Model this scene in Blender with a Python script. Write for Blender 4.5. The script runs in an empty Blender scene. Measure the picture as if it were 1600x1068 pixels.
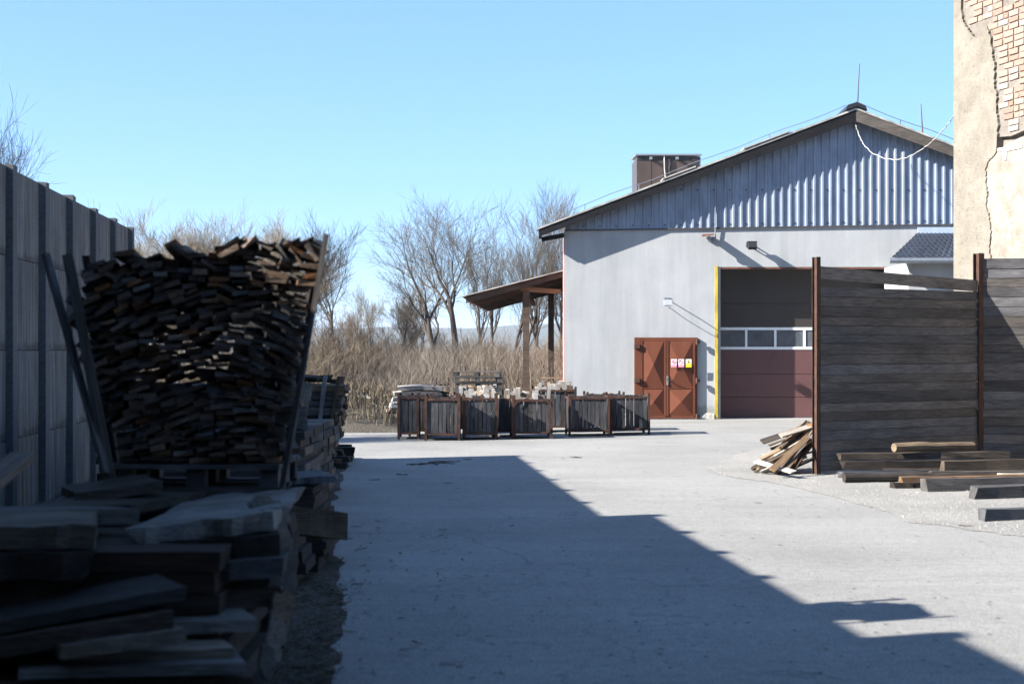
import bpy, bmesh, math, random
from mathutils import Vector, Matrix, noise
R = math.radians
random.seed(7)
scene = bpy.context.scene
col = scene.collection

# ------------------------------------------------------------------ camera, sky, sun, exposure
F = 2222.0
cam_d = bpy.data.cameras.new('Camera'); cam = bpy.data.objects.new('Camera', cam_d); col.objects.link(cam)
cam.location = (0, 0, 1.8); cam.rotation_euler = (R(90), 0, 0)
cam_d.sensor_width = 36; cam_d.lens = 50; cam_d.shift_y = 13 / 1600.0
cam_d.clip_start = 0.1; cam_d.clip_end = 20000
cam_d.dof.use_dof = True; cam_d.dof.focus_distance = 31; cam_d.dof.aperture_fstop = 2.4
scene.camera = cam
SUN_AZ, SUN_EL = 18.5, 30.0          # light travels towards +X turned 19 degrees to +Y
world = bpy.data.worlds.new('World'); scene.world = world; world.use_nodes = True
wn = world.node_tree; bgn = wn.nodes['Background']
sky = wn.nodes.new('ShaderNodeTexSky'); sky.sky_type = 'NISHITA'; sky.sun_disc = False
sky.sun_elevation = R(SUN_EL); sky.sun_rotation = R(270 - SUN_AZ)
sky.altitude = 200; sky.air_density = 1.0; sky.dust_density = 0.1; sky.ozone_density = 1.5
tintn = wn.nodes.new('ShaderNodeMix'); tintn.data_type = 'RGBA'; tintn.blend_type = 'MULTIPLY'; tintn.inputs[0].default_value = 1
tintn.inputs[7].default_value = (.97, 1.53, 2.3, 1)      # a clearer, more cyan winter sky, the same all round
gam = wn.nodes.new('ShaderNodeGamma'); gam.inputs['Gamma'].default_value = .6; wn.links.new(sky.outputs['Color'], gam.inputs['Color']); wn.links.new(gam.outputs[0], tintn.inputs[6]); wn.links.new(tintn.outputs[2], bgn.inputs['Color']); bgn.inputs['Strength'].default_value = 0.05
sd = bpy.data.lights.new('Sun', 'SUN'); so = bpy.data.objects.new('Sun', sd); col.objects.link(so)
sd.energy = 5.0; sd.angle = R(0.5); sd.color = (1.0, 0.95, 0.88)
tv = Vector((math.cos(R(SUN_AZ)) * math.cos(R(SUN_EL)), math.sin(R(SUN_AZ)) * math.cos(R(SUN_EL)), -math.sin(R(SUN_EL))))
so.rotation_euler = tv.to_track_quat('-Z', 'Y').to_euler()
so.location = (-30, -10, 30)
scene.view_settings.view_transform = 'Standard'; scene.view_settings.look = 'None'
scene.view_settings.gamma = 1; scene.view_settings.exposure = 2.1
scene.render.engine = 'CYCLES'

# ------------------------------------------------------------------ helpers
def W(px, py, Y): return Vector(((px - 800) / F * Y, Y, 1.8 + (547 - py) / F * Y))   # a point of the place at depth Y
def G(px, py):
    Y = 1.8 * F / (py - 547); return Vector(((px - 800) / F * Y, Y, 0))               # a point on the ground
def rnd(a, b): return random.uniform(a, b)

class MB:
    def __init__(s): s.v = []; s.f = []
    def add(s, vs, fs):
        o = len(s.v); s.v += [tuple(v) for v in vs]; s.f += [tuple(i + o for i in f) for f in fs]; return s
    def box(s, x0, x1, y0, y1, z0, z1):
        return s.add([(x0,y0,z0),(x1,y0,z0),(x1,y1,z0),(x0,y1,z0),(x0,y0,z1),(x1,y0,z1),(x1,y1,z1),(x0,y1,z1)],
              [(0,3,2,1),(4,5,6,7),(0,1,5,4),(1,2,6,5),(2,3,7,6),(3,0,4,7)])
    def obox(s, c, ax, ay, az):                        # oriented box from half-axis vectors
        c = Vector(c); ax = Vector(ax); ay = Vector(ay); az = Vector(az)
        vs = [c + i*ax + j*ay + k*az for k in (-1,1) for (i,j) in ((-1,-1),(1,-1),(1,1),(-1,1))]
        return s.add(vs, [(0,3,2,1),(4,5,6,7),(0,1,5,4),(1,2,6,5),(2,3,7,6),(3,0,4,7)])
    def beam(s, p0, p1, w, h, up=(0,0,1)):
        p0 = Vector(p0); p1 = Vector(p1); d = (p1 - p0); x = d.normalized(); u = Vector(up)
        if abs(x.dot(u)) > .98: u = Vector((0,1,0))
        y = u.cross(x).normalized(); z = x.cross(y)
        return s.obox((p0+p1)/2, d/2, y*w/2, z*h/2)
    def tube(s, pts, rad, n=6, cap=True):
        pts = [Vector(p) for p in pts]
        if not isinstance(rad, (list, tuple)): rad = [rad]*len(pts)
        vs = []; fs = []
        for i, p in enumerate(pts):
            d = (pts[min(i+1, len(pts)-1)] - pts[max(i-1, 0)]).normalized()
            a = d.orthogonal().normalized() if i == 0 else (a - d*a.dot(d)).normalized()
            b = d.cross(a)
            for k in range(n):
                t = 2*math.pi*k/n; vs.append(p + (a*math.cos(t) + b*math.sin(t))*rad[i])
        for i in range(len(pts)-1):
            for k in range(n): fs.append((i*n+k, i*n+(k+1)%n, (i+1)*n+(k+1)%n, (i+1)*n+k))
        if cap: fs.append(tuple(range(n-1,-1,-1))); fs.append(tuple(range((len(pts)-1)*n, len(pts)*n)))
        return s.add(vs, fs)
    def prism(s, outline, ext):                        # planar outline (3D points) extruded by a vector
        o = [Vector(p) for p in outline]; e = Vector(ext); n = len(o)
        fs = [tuple(range(n)), tuple(range(2*n-1, n-1, -1))] + [(i, i+n, (i+1)%n+n, (i+1)%n) for i in range(n)]
        return s.add(o + [p+e for p in o], fs)
    def mesh(s, name, mat, smooth=False):
        m = bpy.data.meshes.new(name); m.from_pydata(s.v, [], s.f); m.update()
        bm = bmesh.new(); bm.from_mesh(m); bmesh.ops.recalc_face_normals(bm, faces=bm.faces); bm.to_mesh(m); bm.free()
        if smooth:
            for p in m.polygons: p.use_smooth = True
        m.materials.append(mat); return m
    def build(s, name, mat, parent=None, smooth=False, origin=None):
        if origin is None and parent is None and s.v:
            zs = min(v[2] for v in s.v)
            origin = Vector((sum(v[0] for v in s.v)/len(s.v), sum(v[1] for v in s.v)/len(s.v), zs))
        if origin is not None:
            o_ = Vector(origin); s.v = [tuple(Vector(v)-o_) for v in s.v]
        o = link(name, s.mesh(name, mat, smooth), parent)
        if origin is not None: o.location = origin
        return o

def link(name, me, parent=None):
    o = bpy.data.objects.new(name, me); col.objects.link(o)
    if parent: o.parent = parent
    return o
def tag(o, label, cat, group=None):
    o['label'] = label; o['category'] = cat
    if group: o['group'] = group
    return o
def thing(name, label, cat, loc=(0,0,0), rz=0, group=None):
    o = bpy.data.objects.new(name, None); col.objects.link(o); o.empty_display_size = .2
    o.location = loc; o.rotation_euler = (0,0,rz); return tag(o, label, cat, group)
def struct(o): o['kind'] = 'structure'; return o
def stuff(o): o['kind'] = 'stuff'; return o
def orient(o, p0, p1, roll=0, parent_inv=None):
    p0 = Vector(p0); p1 = Vector(p1); x = (p1-p0).normalized(); u = Vector((0,0,1))
    if abs(x.dot(u)) > .98: u = Vector((0,1,0))
    y = u.cross(x).normalized(); z = x.cross(y)
    m = Matrix((x, y, z)).transposed().to_4x4() @ Matrix.Rotation(roll, 4, 'X')
    m.translation = (p0+p1)/2
    o.matrix_world = m if parent_inv is None else parent_inv @ m
    return o

# ------------------------------------------------------------------ materials
class NT:
    def __init__(s, name):
        s.m = bpy.data.materials.new(name); s.m.use_nodes = True; s.t = s.m.node_tree; s.b = s.t.nodes['Principled BSDF']
        s.tc = s.t.nodes.new('ShaderNodeTexCoord')
    def n(s, typ, **k):
        nd = s.t.nodes.new(typ)
        for a, v in k.items():
            if a in nd.inputs: nd.inputs[a].default_value = v
            else: setattr(nd, a, v)
        return nd
    def l(s, a, b): s.t.links.new(a, b)
    def noise(s, scale=5, detail=4, rough=.6, sc=(1,1,1), coord='Object', off=None):
        mp = s.n('ShaderNodeMapping'); mp.inputs['Scale'].default_value = sc; s.l(s.tc.outputs[coord], mp.inputs['Vector'])
        if off is not None: s.l(off, mp.inputs['Location'])
        nz = s.n('ShaderNodeTexNoise', Scale=scale, Detail=detail, Roughness=rough); s.l(mp.outputs[0], nz.inputs['Vector'])
        return nz.outputs['Fac']
    def ramp(s, fac, stops):
        r = s.n('ShaderNodeValToRGB'); e = r.color_ramp.elements
        while len(e) < len(stops): e.new(.5)
        for el, (p, c) in zip(e, stops): el.position = p; el.color = (*c, 1) if len(c) == 3 else c
        s.l(fac, r.inputs['Fac']); return r.outputs['Color']
    def mix(s, fac, a, b, mode='MIX'):
        m = s.n('ShaderNodeMix', data_type='RGBA', blend_type=mode)
        for i, v in ((0, fac), (6, a), (7, b)):
            if isinstance(v, bpy.types.NodeSocket): s.l(v, m.inputs[i])
            else: m.inputs[i].default_value = v if i == 0 else (*v, 1)
        return m.outputs[2]
    def bump(s, h, strength=.3, dist=.01):
        b = s.n('ShaderNodeBump', Strength=strength, Distance=dist); s.l(h, b.inputs['Height']); s.l(b.outputs[0], s.b.inputs['Normal'])
    def out(s, c, rough=.8, metal=0.0, spec=.3):
        if isinstance(c, bpy.types.NodeSocket): s.l(c, s.b.inputs['Base Color'])
        else: s.b.inputs['Base Color'].default_value = (*c, 1)
        s.b.inputs['Roughness'].default_value = rough; s.b.inputs['Metallic'].default_value = metal
        s.b.inputs['Specular IOR Level'].default_value = spec
        return s.m
G3 = lambda v: (v, v, v)

def wood_mat(name, dark, light, vary=.5, bump=.35, warm=.35):
    t = NT(name); oi = t.n('ShaderNodeObjectInfo')
    vm = t.n('ShaderNodeVectorMath', operation='SCALE'); cx = t.n('ShaderNodeCombineXYZ')
    for i in range(3): t.l(oi.outputs['Random'], cx.inputs[i])
    t.l(cx.outputs[0], vm.inputs[0]); vm.inputs['Scale'].default_value = 60
    g = t.noise(4, 6, .65, (1.2, 22, 22), off=vm.outputs[0])
    g2 = t.noise(2.2, 3, .6, (.6, 2, 2), off=vm.outputs[0])
    base = t.ramp(g, [(.28, dark), (.72, light)])
    blot = t.ramp(g2, [(.35, G3(.45)), (.65, G3(1.0))])
    c = t.mix(.75, base, blot, 'MULTIPLY')
    rr = t.ramp(oi.outputs['Random'], [(0, G3(1-vary)), (1, G3(1+vary*.6))])
    c = t.mix(1, c, rr, 'MULTIPLY')
    wn_ = t.n('ShaderNodeTexWhiteNoise', noise_dimensions='1D'); t.l(oi.outputs['Random'], wn_.inputs['W'])
    tint = t.ramp(wn_.outputs['Value'], [(.0, (.85, .92, 1.05)), (.6, (1, 1, 1)), (.82, (1+.25*warm, 1.0, 1-.25*warm)), (1, (1+.5*warm, 1-.05*warm, 1-.4*warm))])
    c = t.mix(1, c, tint, 'MULTIPLY')
    t.bump(g, bump, .006); return t.out(c, .85, spec=.2)

M = {}
M['wood_grey'] = wood_mat('weathered_grey_wood', (.035, .033, .032), (.135, .127, .12))
M['wood_dark'] = wood_mat('dark_wet_wood', (.012, .010, .009), (.065, .052, .042))
M['wood_slab'] = wood_mat('old_slab_wood', (.035, .031, .027), (.165, .146, .127))
M['wood_pale'] = wood_mat('bleached_wood', (.22, .20, .17), (.52, .49, .44), .35)
M['wood_tan'] = wood_mat('tan_wood', (.09, .06, .037), (.25, .18, .115), .5)
M['wood_split'] = wood_mat('split_offcut_wood', (.045, .034, .026), (.25, .175, .125), .65, warm=1.0)
M['wood_shard'] = wood_mat('splintered_wood', (.07, .06, .05), (.24, .21, .18), .3)
M['wood_fg'] = wood_mat('dry_slab_top', (.06, .054, .046), (.27, .245, .21), .35, .6)
M['wood_fence'] = wood_mat('fence_board_wood', (.045, .040, .037), (.205, .187, .172), .42, warm=.12, bump=.6)
M['wood_bin'] = wood_mat('crate_slat_wood', (.022, .023, .025), (.10, .10, .104), .45, warm=.1)
M['wood_purlin'] = wood_mat('canopy_wood', (.034, .027, .021), (.105, .082, .063), .35, warm=.15)
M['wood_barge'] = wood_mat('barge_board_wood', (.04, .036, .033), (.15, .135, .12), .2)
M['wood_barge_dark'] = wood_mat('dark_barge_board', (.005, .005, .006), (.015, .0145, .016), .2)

def mat_asphalt():
    t = NT('asphalt'); f = t.noise(60, 5, .85); m = t.noise(11, 6, .7); b = t.noise(.3, 5, .62)
    st = t.noise(.9, 5, .65, (.22, 2.4, 1)); sp = t.noise(26, 3, .5)
    c = t.ramp(f, [(.34, (.11, .109, .103)), (.5, (.235, .231, .218)), (.66, (.38, .373, .352))])
    c = t.mix(.7, c, t.ramp(m, [(.32, G3(.74)), (.66, G3(1.12))]), 'MULTIPLY')
    c = t.mix(.9, c, t.ramp(b, [(.32, G3(.80)), (.66, G3(1.10))]), 'MULTIPLY')
    c = t.mix(.32, c, t.ramp(st, [(.36, G3(.78)), (.6, G3(1.06))]), 'MULTIPLY')
    c = t.mix(.8, c, t.ramp(sp, [(.24, G3(.35)), (.29, G3(1))]), 'MULTIPLY')
    # hairline cracks and two worn seams
    mp = t.n('ShaderNodeMapping'); mp.inputs['Scale'].default_value = (.16, .22, 1); mp.inputs['Rotation'].default_value = (0, 0, .5)
    wv = t.n('ShaderNodeTexNoise', Scale=1.3, Detail=5.0); t.l(t.tc.outputs['Object'], wv.inputs['Vector'])
    va = t.n('ShaderNodeMix', data_type='RGBA', blend_type='ADD'); va.inputs[0].default_value = .55
    t.l(t.tc.outputs['Object'], va.inputs[6]); t.l(wv.outputs['Color'], va.inputs[7]); t.l(va.outputs[2], mp.inputs['Vector'])
    vo = t.n('ShaderNodeTexVoronoi', feature='DISTANCE_TO_EDGE', Scale=1.0); t.l(mp.outputs[0], vo.inputs['Vector'])
    c = t.mix(.5, c, t.ramp(vo.outputs['Distance'], [(.0, G3(.45)), (.0035, G3(1))]), 'MULTIPLY')
    t.bump(f, .7, .008); return t.out(c, .9, spec=.15)
M['asphalt'] = mat_asphalt()
def mat_ground(name, cols, sc=30, bump=.8, big=.6):
    t = NT(name); f = t.noise(sc, 6, .7); b = t.noise(big, 4, .6)
    c = t.ramp(f, [(.3, cols[0]), (.5, cols[1]), (.72, cols[2])])
    c = t.mix(.8, c, t.ramp(b, [(.3, G3(.75)), (.7, G3(1.12))]), 'MULTIPLY')
    t.bump(f, bump, .03); return t.out(c, .95, spec=.1)
M['gravel'] = mat_ground('gravel', ((.13, .125, .115), (.25, .243, .225), (.38, .37, .345)), 40)
M['dirt'] = mat_ground('dirt', ((.03, .026, .02), (.075, .067, .054), (.15, .14, .12)), 25)
M['field'] = mat_ground('dry_field', ((.13, .10, .06), (.24, .19, .12), (.33, .27, .18)), 6)
M['hill'] = mat_ground('wooded_hill', ((.03, .04, .025), (.055, .06, .04), (.09, .085, .055)), .02, .2, .004)
M['pebble'] = mat_ground('pebble', ((.13, .125, .115), (.25, .24, .22), (.40, .39, .365)), 40, .2)

def mat_concrete():
    t = NT('stained_concrete'); oi = t.n('ShaderNodeObjectInfo')
    f = t.noise(60, 4, .7); s = t.noise(3, 5, .65, (5.0, 5.0, .22), 'Generated', oi.outputs['Random'])
    b = t.noise(1.6, 5, .6)
    c = t.ramp(f, [(.3, (.155, .145, .132)), (.7, (.27, .253, .23))])
    c = t.mix(.9, c, t.ramp(s, [(.34, G3(.34)), (.62, G3(1.08))]), 'MULTIPLY')
    c = t.mix(.6, c, t.ramp(b, [(.35, G3(.7)), (.65, G3(1.08))]), 'MULTIPLY')
    # grime with a ragged edge just above each panel joint
    sx = t.n('ShaderNodeSeparateXYZ'); t.l(t.tc.outputs['Generated'], sx.inputs[0])
    ad = t.n('ShaderNodeMath', operation='MULTIPLY_ADD'); t.l(t.noise(4, 4, .7), ad.inputs[0]); ad.inputs[1].default_value = .30
    t.l(sx.outputs['Z'], ad.inputs[2])
    c = t.mix(.75, c, t.ramp(ad.outputs[0], [(.19, G3(.48)), (.25, G3(1))]), 'MULTIPLY')
    t.bump(f, .3, .006); return t.out(c, .9, spec=.2)
M['concrete'] = mat_concrete()
t = NT('post_concrete'); f = t.noise(40, 4, .7); b = t.noise(1.5, 5, .6, (1, 1, .3))
c = t.mix(.8, t.ramp(f, [(.3, (.10, .10, .105)), (.7, (.19, .19, .19))]), t.ramp(b, [(.3, G3(.6)), (.7, G3(1.1))]), 'MULTIPLY')
t.bump(f, .3, .006); M['post_concrete'] = t.out(c, .9, spec=.2)

def mat_render():
    t = NT('white_render'); f = t.noise(25, 5, .7); b = t.noise(.7, 5, .62); s = t.noise(1.2, 5, .65, (2.2, 2.2, .18))
    c = t.ramp(b, [(.3, (.285, .297, .31)), (.7, (.355, .362, .368))])
    c = t.mix(.6, c, t.ramp(s, [(.3, (.78, .77, .74)), (.6, G3(1.04))]), 'MULTIPLY')
    c = t.mix(.35, c, t.ramp(f, [(.3, G3(.85)), (.7, G3(1.05))]), 'MULTIPLY')
    # splash dirt along the foot of the wall, ragged
    sx = t.n('ShaderNodeSeparateXYZ'); t.l(t.tc.outputs['Object'], sx.inputs[0])
    ad = t.n('ShaderNodeMath', operation='MULTIPLY_ADD'); t.l(t.noise(3, 5, .7), ad.inputs[0]); ad.inputs[1].default_value = -.55
    t.l(sx.outputs['Z'], ad.inputs[2])
    c = t.mix(.8, c, t.ramp(ad.outputs[0], [(.0, (.62, .60, .55)), (.12, G3(1))]), 'MULTIPLY')
    h = t.mix(.6, f, b); t.bump(h, .35, .03); return t.out(c, .92, spec=.15)
M['render'] = mat_render()
t = NT('rough_plinth'); f = t.noise(14, 6, .75); c = t.ramp(f, [(.3, (.12, .115, .10)), (.5, (.32, .31, .29)), (.7, (.45, .44, .42))]); t.bump(f, 1, .03); M['plinth'] = t.out(c, .95, spec=.1)

def painted(name, c0, rough=.5, vary=.15, scale=6, metal=0.0, bump=.05, spec=.4, streak=True):
    t = NT(name); f = t.noise(scale, 5, .65, (1, 1, .4) if streak else (1,1,1)); g = t.noise(scale*9, 3, .6)
    c = t.ramp(f, [(.3, tuple(x*(1-vary*1.6) for x in c0)), (.65, tuple(min(1, x*(1+vary)) for x in c0))])
    t.bump(g, bump, .004); return t.out(c, rough, metal, spec)
M['sheet'] = painted('galvanised_blue_sheet', (.225, .265, .335), .45, .16, 2.5, .25, .05)
M['trim'] = painted('dark_trim', (.05, .05, .055), .7)
M['roof_sheet'] = painted('fibre_cement', (.30, .29, .27), .9, .3, 3, 0, .3)
M['door_brown'] = painted('brown_door_paint', (.108, .037, .021), .6, .10, 2, spec=.12)
M['door_brown_dark'] = painted('brown_hinge_paint', (.055, .022, .015), .55)
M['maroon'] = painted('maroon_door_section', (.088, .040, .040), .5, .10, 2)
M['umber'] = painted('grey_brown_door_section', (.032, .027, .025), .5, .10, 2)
M['white_paint'] = painted('white_frame_paint', (.62, .65, .68), .4, .06)
M['yellow'] = painted('yellow_edge_paint', (.40, .31, .035), .6, .25)
M['pink'] = painted('faded_pink_edge', (.36, .20, .18), .7, .15)
M['jamb'] = painted('grey_jamb', (.30, .29, .27), .7, .12)
M['black'] = painted('black_plastic', (.015, .015, .017), .5, .1)
M['lamp_white'] = painted('white_lamp_housing', (.30, .33, .36), .4, .08)
M['cowl_brown'] = painted('brown_cladding', (.075, .055, .047), .4, .2, 1.4, .3)
M['zinc'] = painted('zinc_grey', (.20, .22, .25), .45, .12, 5, .5)
M['tile'] = painted('slate_blue_tile', (.060, .068, .088), .35, .25, 9)
M['flash'] = painted('pale_flashing', (.45, .52, .62), .35, .1, 4, .4)
M['rope'] = painted('pale_rope', (.34, .33, .31), .8, .2, 20)
M['steel'] = painted('handle_steel', (.32, .30, .28), .4, .2, 20, .6)
M['sheetfilm'] = painted('torn_pale_sheet', (.10, .088, .076), .9, .6, 9, 0, .5)
t = NT('rusty_steel'); f = t.noise(9, 6, .7); g = t.noise(60, 4, .7); c = t.ramp(f, [(.3, (.020, .012, .010)), (.55, (.055, .026, .018)), (.75, (.115, .048, .028))]); t.bump(g, .4, .004); M['rust'] = t.out(c, .8, .1, .3)
t = NT('red_lead_steel'); f = t.noise(7, 6, .7, (1,1,.3)); g = t.noise(60, 4, .7); c = t.ramp(f, [(.3, (.07, .030, .022)), (.7, (.17, .075, .052))]); t.bump(g, .4, .004); M['rust_red'] = t.out(c, .75, .1, .3)
t = NT('pane_glass'); g = t.noise(3, 3); c = t.ramp(g, [(.3, (.055, .062, .072)), (.7, (.10, .11, .125))]); M['pane'] = t.out(c, .18, 0, .5)
def mat_plaster(name, c0, c1, spots):
    t = NT(name); f = t.noise(55, 5, .75); b = t.noise(2.2, 6, .7); v = t.noise(13, 6, .8, (1.6, 1.6, .9))
    c = t.ramp(b, [(.35, c0), (.65, c1)])
    c = t.mix(.85, c, t.ramp(v, [(.34, G3(spots)), (.43, G3(1))]), 'MULTIPLY')
    c = t.mix(.5, c, t.ramp(f, [(.3, G3(.7)), (.6, G3(1.08))]), 'MULTIPLY')
    t.bump(t.mix(.5, f, v), 1.0, .06); return t.out(c, .95, spec=.1)
M['plaster'] = mat_plaster('old_cream_plaster', (.20, .18, .147), (.272, .248, .208), .30)
M['plaster2'] = mat_plaster('peach_undercoat', (.245, .20, .16), (.36, .335, .30), .3)
M['mortar'] = mat_plaster('lime_mortar', (.18, .155, .13), (.26, .235, .21), .35)
t = NT('old_brick'); oi = t.n('ShaderNodeObjectInfo'); f = t.noise(18, 5, .7)
c = t.ramp(oi.outputs['Random'], [(0, (.22, .13, .10)), (.35, (.26, .185, .15)), (.65, (.235, .155, .12)), (.8, (.27, .225, .19)), (1, (.29, .26, .23))])
c = t.mix(.7, c, t.ramp(f, [(.3, G3(.7)), (.7, G3(1.2))]), 'MULTIPLY'); t.bump(f, .8, .01); M['brick'] = t.out(c, .95, spec=.1)
def simple(name, c, rough=.8, spec=.2): return NT(name).out(c, rough, 0, spec)
def bark_mat(name, a, b):
    t = NT(name); f = t.noise(6, 5, .7, (1,1,.35)); t.bump(f, .4, .02); return t.out(t.ramp(f, [(.3, a), (.7, b)]), .9, spec=.15)
M['bark'] = bark_mat('grey_bark', (.028, .024, .021), (.085, .073, .062))
M['twig'] = bark_mat('twig_bark', (.035, .029, .024), (.085, .07, .056))
M['twig_pale'] = bark_mat('willow_twigs', (.09, .071, .050), (.17, .14, .10))
def stem_mat(name, stops):
    t = NT(name); g_ = t.n('ShaderNodeNewGeometry'); n_ = t.noise(.5, 3, .6)
    mx = t.mix(.35, g_.outputs['Random Per Island'], n_); return t.out(t.ramp(mx, stops), .9, 0, .1)
M['reed'] = stem_mat('dry_stems', [(.1, (.04, .032, .026)), (.45, (.125, .105, .085)), (.9, (.29, .25, .205))])
M['brush'] = stem_mat('dead_brush', [(.1, (.02, .016, .011)), (.5, (.075, .06, .04)), (.9, (.19, .155, .11))])
M['moss'] = stem_mat('moss', [(.3, (.03, .04, .012)), (.7, (.08, .09, .03))])
M['leaf'] = stem_mat('dead_leaf', [(.3, (.035, .025, .018)), (.7, (.10, .07, .045))])
M['sign_white'] = simple('sign_white', (.68, .66, .67), .4); M['sign_red'] = simple('sign_red', (.50, .03, .07), .4)
M['sign_pink'] = simple('sign_pink', (.62, .22, .28), .4); M['sign_yellow'] = simple('sign_yellow', (.65, .56, .03), .4); M['sign_black'] = simple('sign_black', (.02, .02, .02), .4)

# ------------------------------------------------------------------ shared wood pieces
def board_mesh(name, L, w, h, mat, jit=.006, seg=4, ragged=0.0):
    """a sawn board lying along X, with uneven edges and slightly crooked ends"""
    mb = MB(); vs = []; fs = []
    bow = rnd(-1, 1)*jit*1.5
    for i in range(seg+1):
        u = i/seg; x = (u-.5)*L; bz = bow*(1-(2*u-1)**2)
        for (a, b) in ((-1,-1),(1,-1),(1,1),(-1,1)):
            ex = rnd(-ragged, ragged) if i in (0, seg) else 0
            vs.append((x+ex, a*w/2+rnd(-jit, jit), b*h/2+bz+rnd(-jit, jit)*.6))
    for i in range(seg):
        for k in range(4): fs.append((i*4+k, i*4+(k+1)%4, (i+1)*4+(k+1)%4, (i+1)*4+k))
    fs.append((3,2,1,0)); n = seg*4; fs.append((n,n+1,n+2,n+3))
    return mb.add(vs, fs).mesh(name, mat)
def log_mesh(name, L, r, mat, n=9):
    mb = MB(); pts = [((i/6-.5)*L, rnd(-.01,.01), rnd(-.01,.01)) for i in range(7)]
    return mb.tube(pts, [r*rnd(.9,1.06) for _ in pts], n).mesh(name, mat, False)
def board(name, p0, p1, w, h, mat, label, cat, group=None, roll=0, jit=.006, ragged=.01, seg=4):
    L = (Vector(p1)-Vector(p0)).length
    o = link(name, board_mesh(name, L, w, h, M[mat], jit, seg, ragged)); orient(o, p0, p1, roll)
    return tag(o, label, cat, group)

# ------------------------------------------------------------------ the ground
def sheet(name, pts, z, mat, sub=0):
    me = MB().add([(p[0], p[1], z) for p in pts], [tuple(range(len(pts)))]).mesh(name, M[mat])
    return struct(link(name, me))
sheet('ground', [(-6000,-400),(6000,-400),(6000,9000),(-6000,9000)], -.03, 'field')
sheet('asphalt_yard', [(-9,-8),(34,-8),(34,40),(1.2,40),(-2.2,33.2),(-9,32.5)], 0, 'asphalt')
edge = [(1270,657),(1235,684),(1180,702),(1130,718),(1102,735),(1140,744),(1180,751),(1250,762),(1330,783),(1430,815),(1520,828),(1610,840),(1760,862)]
gp = [G(*p) for p in edge]
ge = []
for a_, b_ in zip(gp[:-1], gp[1:]):
    for k_ in range(9): q_ = a_.lerp(b_, k_/9); ge.append(Vector((q_.x+.12*noise.noise((q_.x*1.3, q_.y*1.3, 2))+rnd(-.025,.025), q_.y+.2*noise.noise((q_.x*2.1, q_.y*2.1, 9))+rnd(-.04,.04), 0)))
gp = ge + [Vector((14,12.5,0)), Vector((14,33,0)), Vector((8.0,34.5,0))]
GRAVEL = gp
sheet('gravel_verge', gp, .005, 'gravel')
dv = [G(556,719), G(546,742), G(541,765), G(529,790), G(533,830), G(545,880), G(556,940), G(552,1010), G(560,1068)]
dd_ = []
for a_, b_ in zip(dv[:-1], dv[1:]):
    for k_ in range(7): q_ = a_.lerp(b_, k_/7); dd_.append(q_+Vector((-.09+.10*noise.noise((q_.y*1.7, 0, 1))+.06*noise.noise((q_.y*7, 0, 5)), 0, 0)))
dv = dd_ + [Vector((-.5,4,0)), Vector((-.1,-2,0)), Vector((-3.4,-2,0)), Vector((-6.2,24,0)), Vector((-3.2,25,0))]
DIRT = dv
sheet('dirt_verge', dv, .005, 'dirt')
def inside(p, poly):
    c = False; n = len(poly)
    for i in range(n):
        a, b = poly[i], poly[(i+1)%n]
        if (a.y > p[1]) != (b.y > p[1]) and p[0] < (b.x-a.x)*(p[1]-a.y)/(b.y-a.y)+a.x: c = not c
    return c

# hills on the horizon
mb = MB(); n = 60; vs = []; fs = []
for i in range(n+1):
    x = -2600 + 5200*i/n
    for j, (y, k) in enumerate(((2300, 0), (2600, .55), (3000, 1.0), (3400, .0))):
        vs.append((x, y, -2 + k*(52 + 26*noise.noise((x*.0016, j*.3, 4.2)) + 9*noise.noise((x*.006, j, 1)))))
for i in range(n):
    for j in range(3): fs.append((i*4+j, (i+1)*4+j, (i+1)*4+j+1, i*4+j+1))
struct(link('hills', mb.add(vs, fs).mesh('hills', M['hill'], True)))

# ------------------------------------------------------------------ concrete panel wall on the left
WD = Vector((-.1007, .9949, 0)); WN = Vector((.9949, .1007, 0)); WP = Vector((-3.71, -.376, 0))
def wallp(t, off=0, z=0): return WP + WD*t + WN*off + Vector((0,0,z))
cw = thing('concrete_wall', 'tall grey concrete panel wall with posts beside the timber stacks', 'wall', wallp(15.25))
inv = Matrix.Translation(-cw.location)
posts = [(-2.0,4.39),(-.5,4.39),(1.0,4.39),(2.5,4.39),(4.0,4.39),(5.5,4.39),(7.0,4.39),(8.2,4.05),(9.5,4.05),(10.9,4.05),(12.3,4.05),(13.75,4.05),
         (15.25,3.71),(16.75,3.71),(18.25,3.71),(19.75,3.71),(21.25,3.71),(22.75,3.71)]
ROT = math.atan2(WD.y, WD.x)
def wbox(t0, t1, o0, o1, z0, z1):
    c = wallp((t0+t1)/2, (o0+o1)/2, (z0+z1)/2) - cw.location
    return MB().obox(c, WD*(t1-t0)/2, WN*(o1-o0)/2, Vector((0,0,(z1-z0)/2)))
def wpan(t0, t1, z0, z1, top):
    m = wbox(t0, t1, -.045+rnd(-.004,.004), .0+rnd(-.006,.006), z0+.004, z1-.004); b = wbox(t0, t1, -.08, -.052, z0, min(z1+.03, top-.005))
    return m.add(b.v, b.f)
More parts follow.
